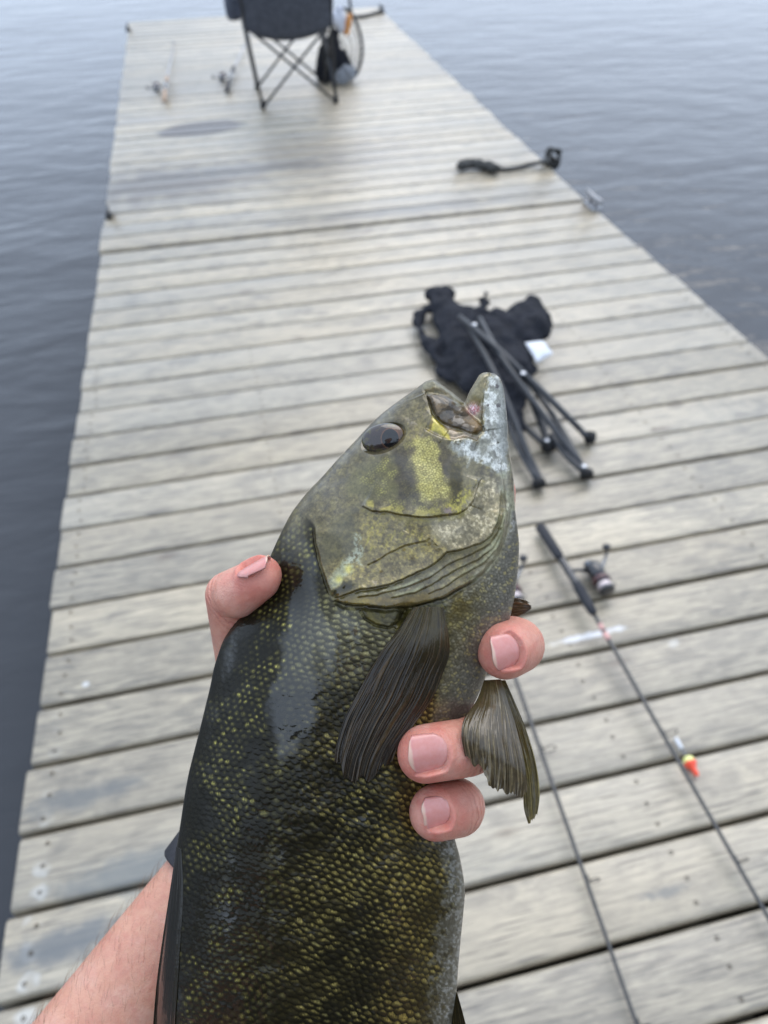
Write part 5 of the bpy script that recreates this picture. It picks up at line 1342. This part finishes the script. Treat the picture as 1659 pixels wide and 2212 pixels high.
def rod(butt, fore, tip, side, label, grip=M_GRIP, blank=M_BLANK, wrap=None, h0=0.045, far=False, rad=1.0, sag=True):
    """butt, fore end of the grip and tip as ground points; the reel lies to one side of the handle"""
    zb_ = (lambda p: FZ(p[1])) if far else (lambda p: 0.0)
    butt, fore, tip = [np.asarray(k, float) for k in (butt, fore, tip)]
    ax = fore - butt; L = np.linalg.norm(ax); ax = ax / L; lat = np.cross(ax, np.array([0, 0, 1.0])) * side
    r = empty('fishing_rod', butt); tag(r, label, 'fishing rod', 'fishing rods lying on the dock')
    h = lambda t: np.array([0, 0, h0 * (0.55 + 0.45 * min(1, t * 1.5))])
    A = lambda t: butt + ax * L * t + h(t)
    lathe_obj('rear_grip', A(0), A(0.42), [(0, .010 * rad), (.04, .0145 * rad), (.5, .0135 * rad), (.9, .0125 * rad), (1, .009 * rad)], grip, r)
    lathe_obj('reel_seat', A(0.42), A(0.72), [(0, .009 * rad), (.1, .0115 * rad), (.2, .0095 * rad), (.5, .0105 * rad), (.8, .0095 * rad), (.9, .012 * rad), (1, .011 * rad)], M_REEL, r)
    lathe_obj('fore_grip', A(0.72), A(1.0), [(0, .012 * rad), (.1, .0135 * rad), (.7, .0125 * rad), (.95, .010 * rad), (1, .006 * rad)], grip, r)
    tl = np.array([0, 0, 0.006])
    bpts = pl(np.array([A(0.98), (fore + tip) / 2 + np.array([0, 0, h0 * 0.55]), tip + tl]), np.linspace(0, 1, 24))
    tube_obj('blank', [(bpts, np.linspace(.0056, .0018, 24) * rad)], blank, r, 8)
    if wrap:
        for t0, t1 in ((0.045, 0.062), (0.070, 0.088)):
            q = pl(bpts, np.linspace(t0, t1, 5)); tube_obj('wrap', [(q, .0066 * rad)], wrap, r, 10)
    bd = bpts[-1] - bpts[0]; bd /= np.linalg.norm(bd)
    for t, gr in ((0.26, .014), (0.42, .010), (0.57, .008), (0.70, .006), (0.82, .005), (0.92, .004)):
        c0 = pl(bpts, np.array([t]))[0]; gl = np.cross(bd, np.array([0, 0, 1.0])) * side
        cg = c0 + gl * (gr + .006) + np.array([0, 0, -0.004]); a = np.linspace(0, 2 * math.pi, 17); nn = np.cross(bd, gl)
        ring = [cg + gr * (math.cos(x) * gl + math.sin(x) * nn) for x in a]
        tube_obj('guide', [(ring, .0011), ([c0, cg - gl * gr * .8 - bd * .012], .0011), ([c0 - bd * .02, cg - gl * gr * .8], .0011)], M_DARKM, r, 5)
    # spinning reel
    rc = A(0.60) + lat * 0.072; rc[2] = zb_(rc) + 0.030 * rad
    reel = tube_obj('reel_stem', [([A(0.56), A(0.57) + lat * 0.025, rc - lat * 0.018 - ax * 0.01], [.006 * rad, .0045 * rad, .006 * rad])], M_REEL, r, 10)
    sub = lambda nm, p0, p1, prof, m: setattr(lathe_obj(nm, p0, p1, prof, m, None), 'parent', r)
    sub('reel_body', rc - ax * 0.034 * rad, rc + ax * 0.02 * rad, [(0, .008), (.1, .017), (.4, .022), (.8, .021), (1, .015)], M_REEL)
    sub('reel_cover', rc - ax * 0.040 * rad - lat * .004, rc - ax * 0.018 * rad - lat * .008, [(0, .006), (.3, .014), (.8, .016), (1, .008)], M_REELS)
    sub('rotor', rc + ax * 0.018 * rad, rc + ax * 0.036 * rad, [(0, .016), (.2, .023), (.9, .024), (1, .020)], M_REELR)
    sub('spool', rc + ax * 0.034 * rad, rc + ax * 0.066 * rad, [(0, .021), (.12, .021), (.16, .015), (.75, .0155), (.8, .021), (.9, .021), (1, .012)], M_REEL)
    sub('line_winding', rc + ax * 0.0395 * rad, rc + ax * 0.0585 * rad, [(0, .0155), (.1, .0182), (.9, .0182), (1, .0155)], M_LINE)
    a = np.linspace(-0.2, math.pi + 0.2, 14)
    o = tube_obj('bail', [([rc + ax * (0.05 + 0.012 * math.sin(x)) * rad + lat * 0.027 * math.cos(x) + np.array([0, 0, 0.027 * math.sin(x) * 0.9 + 0.002]) for x in a], .0013)], M_REELS, None, 6); o.parent = r
    k0 = rc - ax * 0.015 + lat * 0.012; k1 = k0 + lat * 0.040 - ax * 0.035 + np.array([0, 0, 0.012])
    o = tube_obj('crank', [([k0, k0 + lat * 0.012, k1], [.0045, .004, .0035])], M_REELS, None, 8); o.parent = r
    sub('crank_knob', k1 - ax * 0.004, k1 - ax * 0.018 + lat * .004 + np.array([0, 0, 0.012]), [(0, .005), (.2, .0095), (.7, .011), (1, .007)], M_REEL)
    for ch in r.children:
        if ch.matrix_parent_inverse == Matrix.Identity(4): ch.matrix_parent_inverse = Matrix.Translation(r.location).inverted()
    return r
b1 = GD(1163, 1150); f1 = GD(1276, 1352); t1 = np.array([1.335, -1.05, 0])
rod(b1, f1, t1, -1, 'black spinning rod with pink wraps crossing the pale paint streak', wrap=M_PINK)
t2 = np.array([0.992, -1.0, 0.0]); f2 = np.array([1.062, 0.38, 0]); b2 = np.array([1.080, 0.72, 0])
rod(b2, f2, t2, -1, 'black spinning rod half hidden behind the fish and hand')
for (bx, by), (fx, fy), (tx, ty), gm, bm_, lb in (((490, 206), (508, 158), (552, 52), M_GRIP, M_BLANKL, 'small dark spinning rod on the far planks just left of the standing chair'), ((356, 227), (364, 180), (378, 88), M_CORK, M_BLANKL, 'cork handled spinning rod on the far planks nearest the left edge')):
    rod(GF(bx, by), GF(fx, fy), GF(tx, ty), -1, lb, grip=gm, blank=bm_, far=True)

# --- float
fl0, fl1 = GD(1459, 1594, .012), GD(1507, 1676, .012)
flt = empty('fishing_float', GD(1485, 1645)); tag(flt, 'small yellow and orange fishing float lying on the planks beside the rod', 'float')
FA = lambda t: fl0 + (fl1 - fl0) * t
M_YEL = grainy('float_yellow', lin(236, 236, 150), 0.3, 0.08, 200, coat=0.5); M_ORG = grainy('float_orange', lin(250, 84, 50), 0.35, 0.06, 200, coat=0.4)
lathe_obj('clear_tube', FA(0), FA(0.30), [(0, .003), (.05, .0042), (.95, .0042), (1, .003)], M_WHITE, flt)
lathe_obj('stem', FA(0.28), FA(0.52), [(0, .0022), (.5, .0022), (1, .003)], M_REELS, flt)
lathe_obj('body', FA(0.50), FA(0.74), [(0, .004), (.15, .0095), (.4, .0125), (.65, .0125), (.85, .0105), (1, .0075)], M_YEL, flt, 20)
lathe_obj('antenna', FA(0.655), FA(1.0), [(0, .0131), (.12, .0129), (.26, .0112), (.36, .0078), (.5, .0055), (.95, .0050), (1, .003)], M_ORG, flt, 18)

# --- dock hardware and ropes
def cleat(px, py, label, far, m, s=1.0, group='dock cleats'):
    p = GF(px, py) if far else GD(px, py)
    r = empty('cleat', p); tag(r, label, 'cleat', group)
    yv = np.array([0, 1.0, 0]); xv = np.array([1.0, 0, 0])
    tube_obj('horn', [([p - yv * .09 * s + up([0, 0, 0], .055 * s), p - yv * .05 * s + up([0, 0, 0], .05 * s), p + up([0, 0, 0], .045 * s), p + yv * .05 * s + up([0, 0, 0], .05 * s), p + yv * .09 * s + up([0, 0, 0], .055 * s)], [.008 * s, .012 * s, .014 * s, .012 * s, .008 * s])], m, r, 10)
    for k in (-1, 1):
        tube_obj('post', [([p + yv * .025 * k * s + up([0, 0, 0], .045 * s), p + yv * .032 * k * s + up([0, 0, 0], .004)], [.011 * s, .014 * s])], m, r, 10)
    link_mesh('base', mesh_np('base', box_verts(p + up([0, 0, 0], .005), xv * .028 * s, yv * .06 * s, np.array([0, 0, .005])), [BOXF]), m, r, False)
    return p
def coil(p, R, n, rad, seed):
    a = np.linspace(0, n * 2 * math.pi, n * 16); rr = R * (0.75 + 0.35 * fbm(a * 0.7, a * 0, seed))
    return np.stack([p[0] + rr * np.cos(a), p[1] + rr * np.sin(a) * 1.1, p[2] + rad + 0.03 + 0.035 * np.sin(a * 0.31) + 0.02 * np.sin(a * 1.7)], -1)
pc1 = cleat(1192, 356, 'dark cleat wrapped in rope at the dock edge beyond the joint', True, M_DARKM, 0.8)
rp = [GF(x, y, h) for x, y, h in ((1186, 350, .05), (1160, 352, .02), (1120, 362, .012), (1085, 366, .012), (1060, 360, .012), (1040, 357, .014))]
rope = empty('rope', GF(1120, 362)); tag(rope, 'dark mooring rope with a thick frayed end lying beside its cleat', 'rope')
tube_obj('line', [(pl(np.array(rp), np.linspace(0, 1, 30)), 0.011), (coil(pc1, 0.04, 3, 0.009, 3), 0.009)], M_ROPE, rope, 8)
hank = [GF(x, y, .03) for x, y in ((1070, 363), (1050, 357), (1025, 354), (1005, 354), (998, 358))]
lump('frayed_end', [capsule(hank[i], hank[i + 1], .028, .030, .75, _z) for i in range(4)], 0.006, 0.012, 26, 33, M_ROPE, rope, 2, 0.002)
cleat(1280, 447, 'pale galvanised cleat at the dock edge just before the joint', False, M_GALV, 1.0)
cleat(277, 66, 'small dark cleat at the far left corner of the dock', True, M_DARKM, 0.8)
cleat(236, 468, 'small dark cleat on the left edge just beyond the joint', True, M_DARKM, 0.6)
cleat(824, 27, 'dark cleat at the far right corner of the dock', True, M_DARKM, 1.0)
rp = [GF(x, y, .014) for x, y in ((824, 26), (806, 30), (792, 34), (780, 36), (768, 36))]
tag(tube_obj('rope', [(pl(np.array(rp), np.linspace(0, 1, 20)), 0.016)], M_ROPE, None, 8), 'short dark rope stretched from the cleat at the far right corner', 'rope')
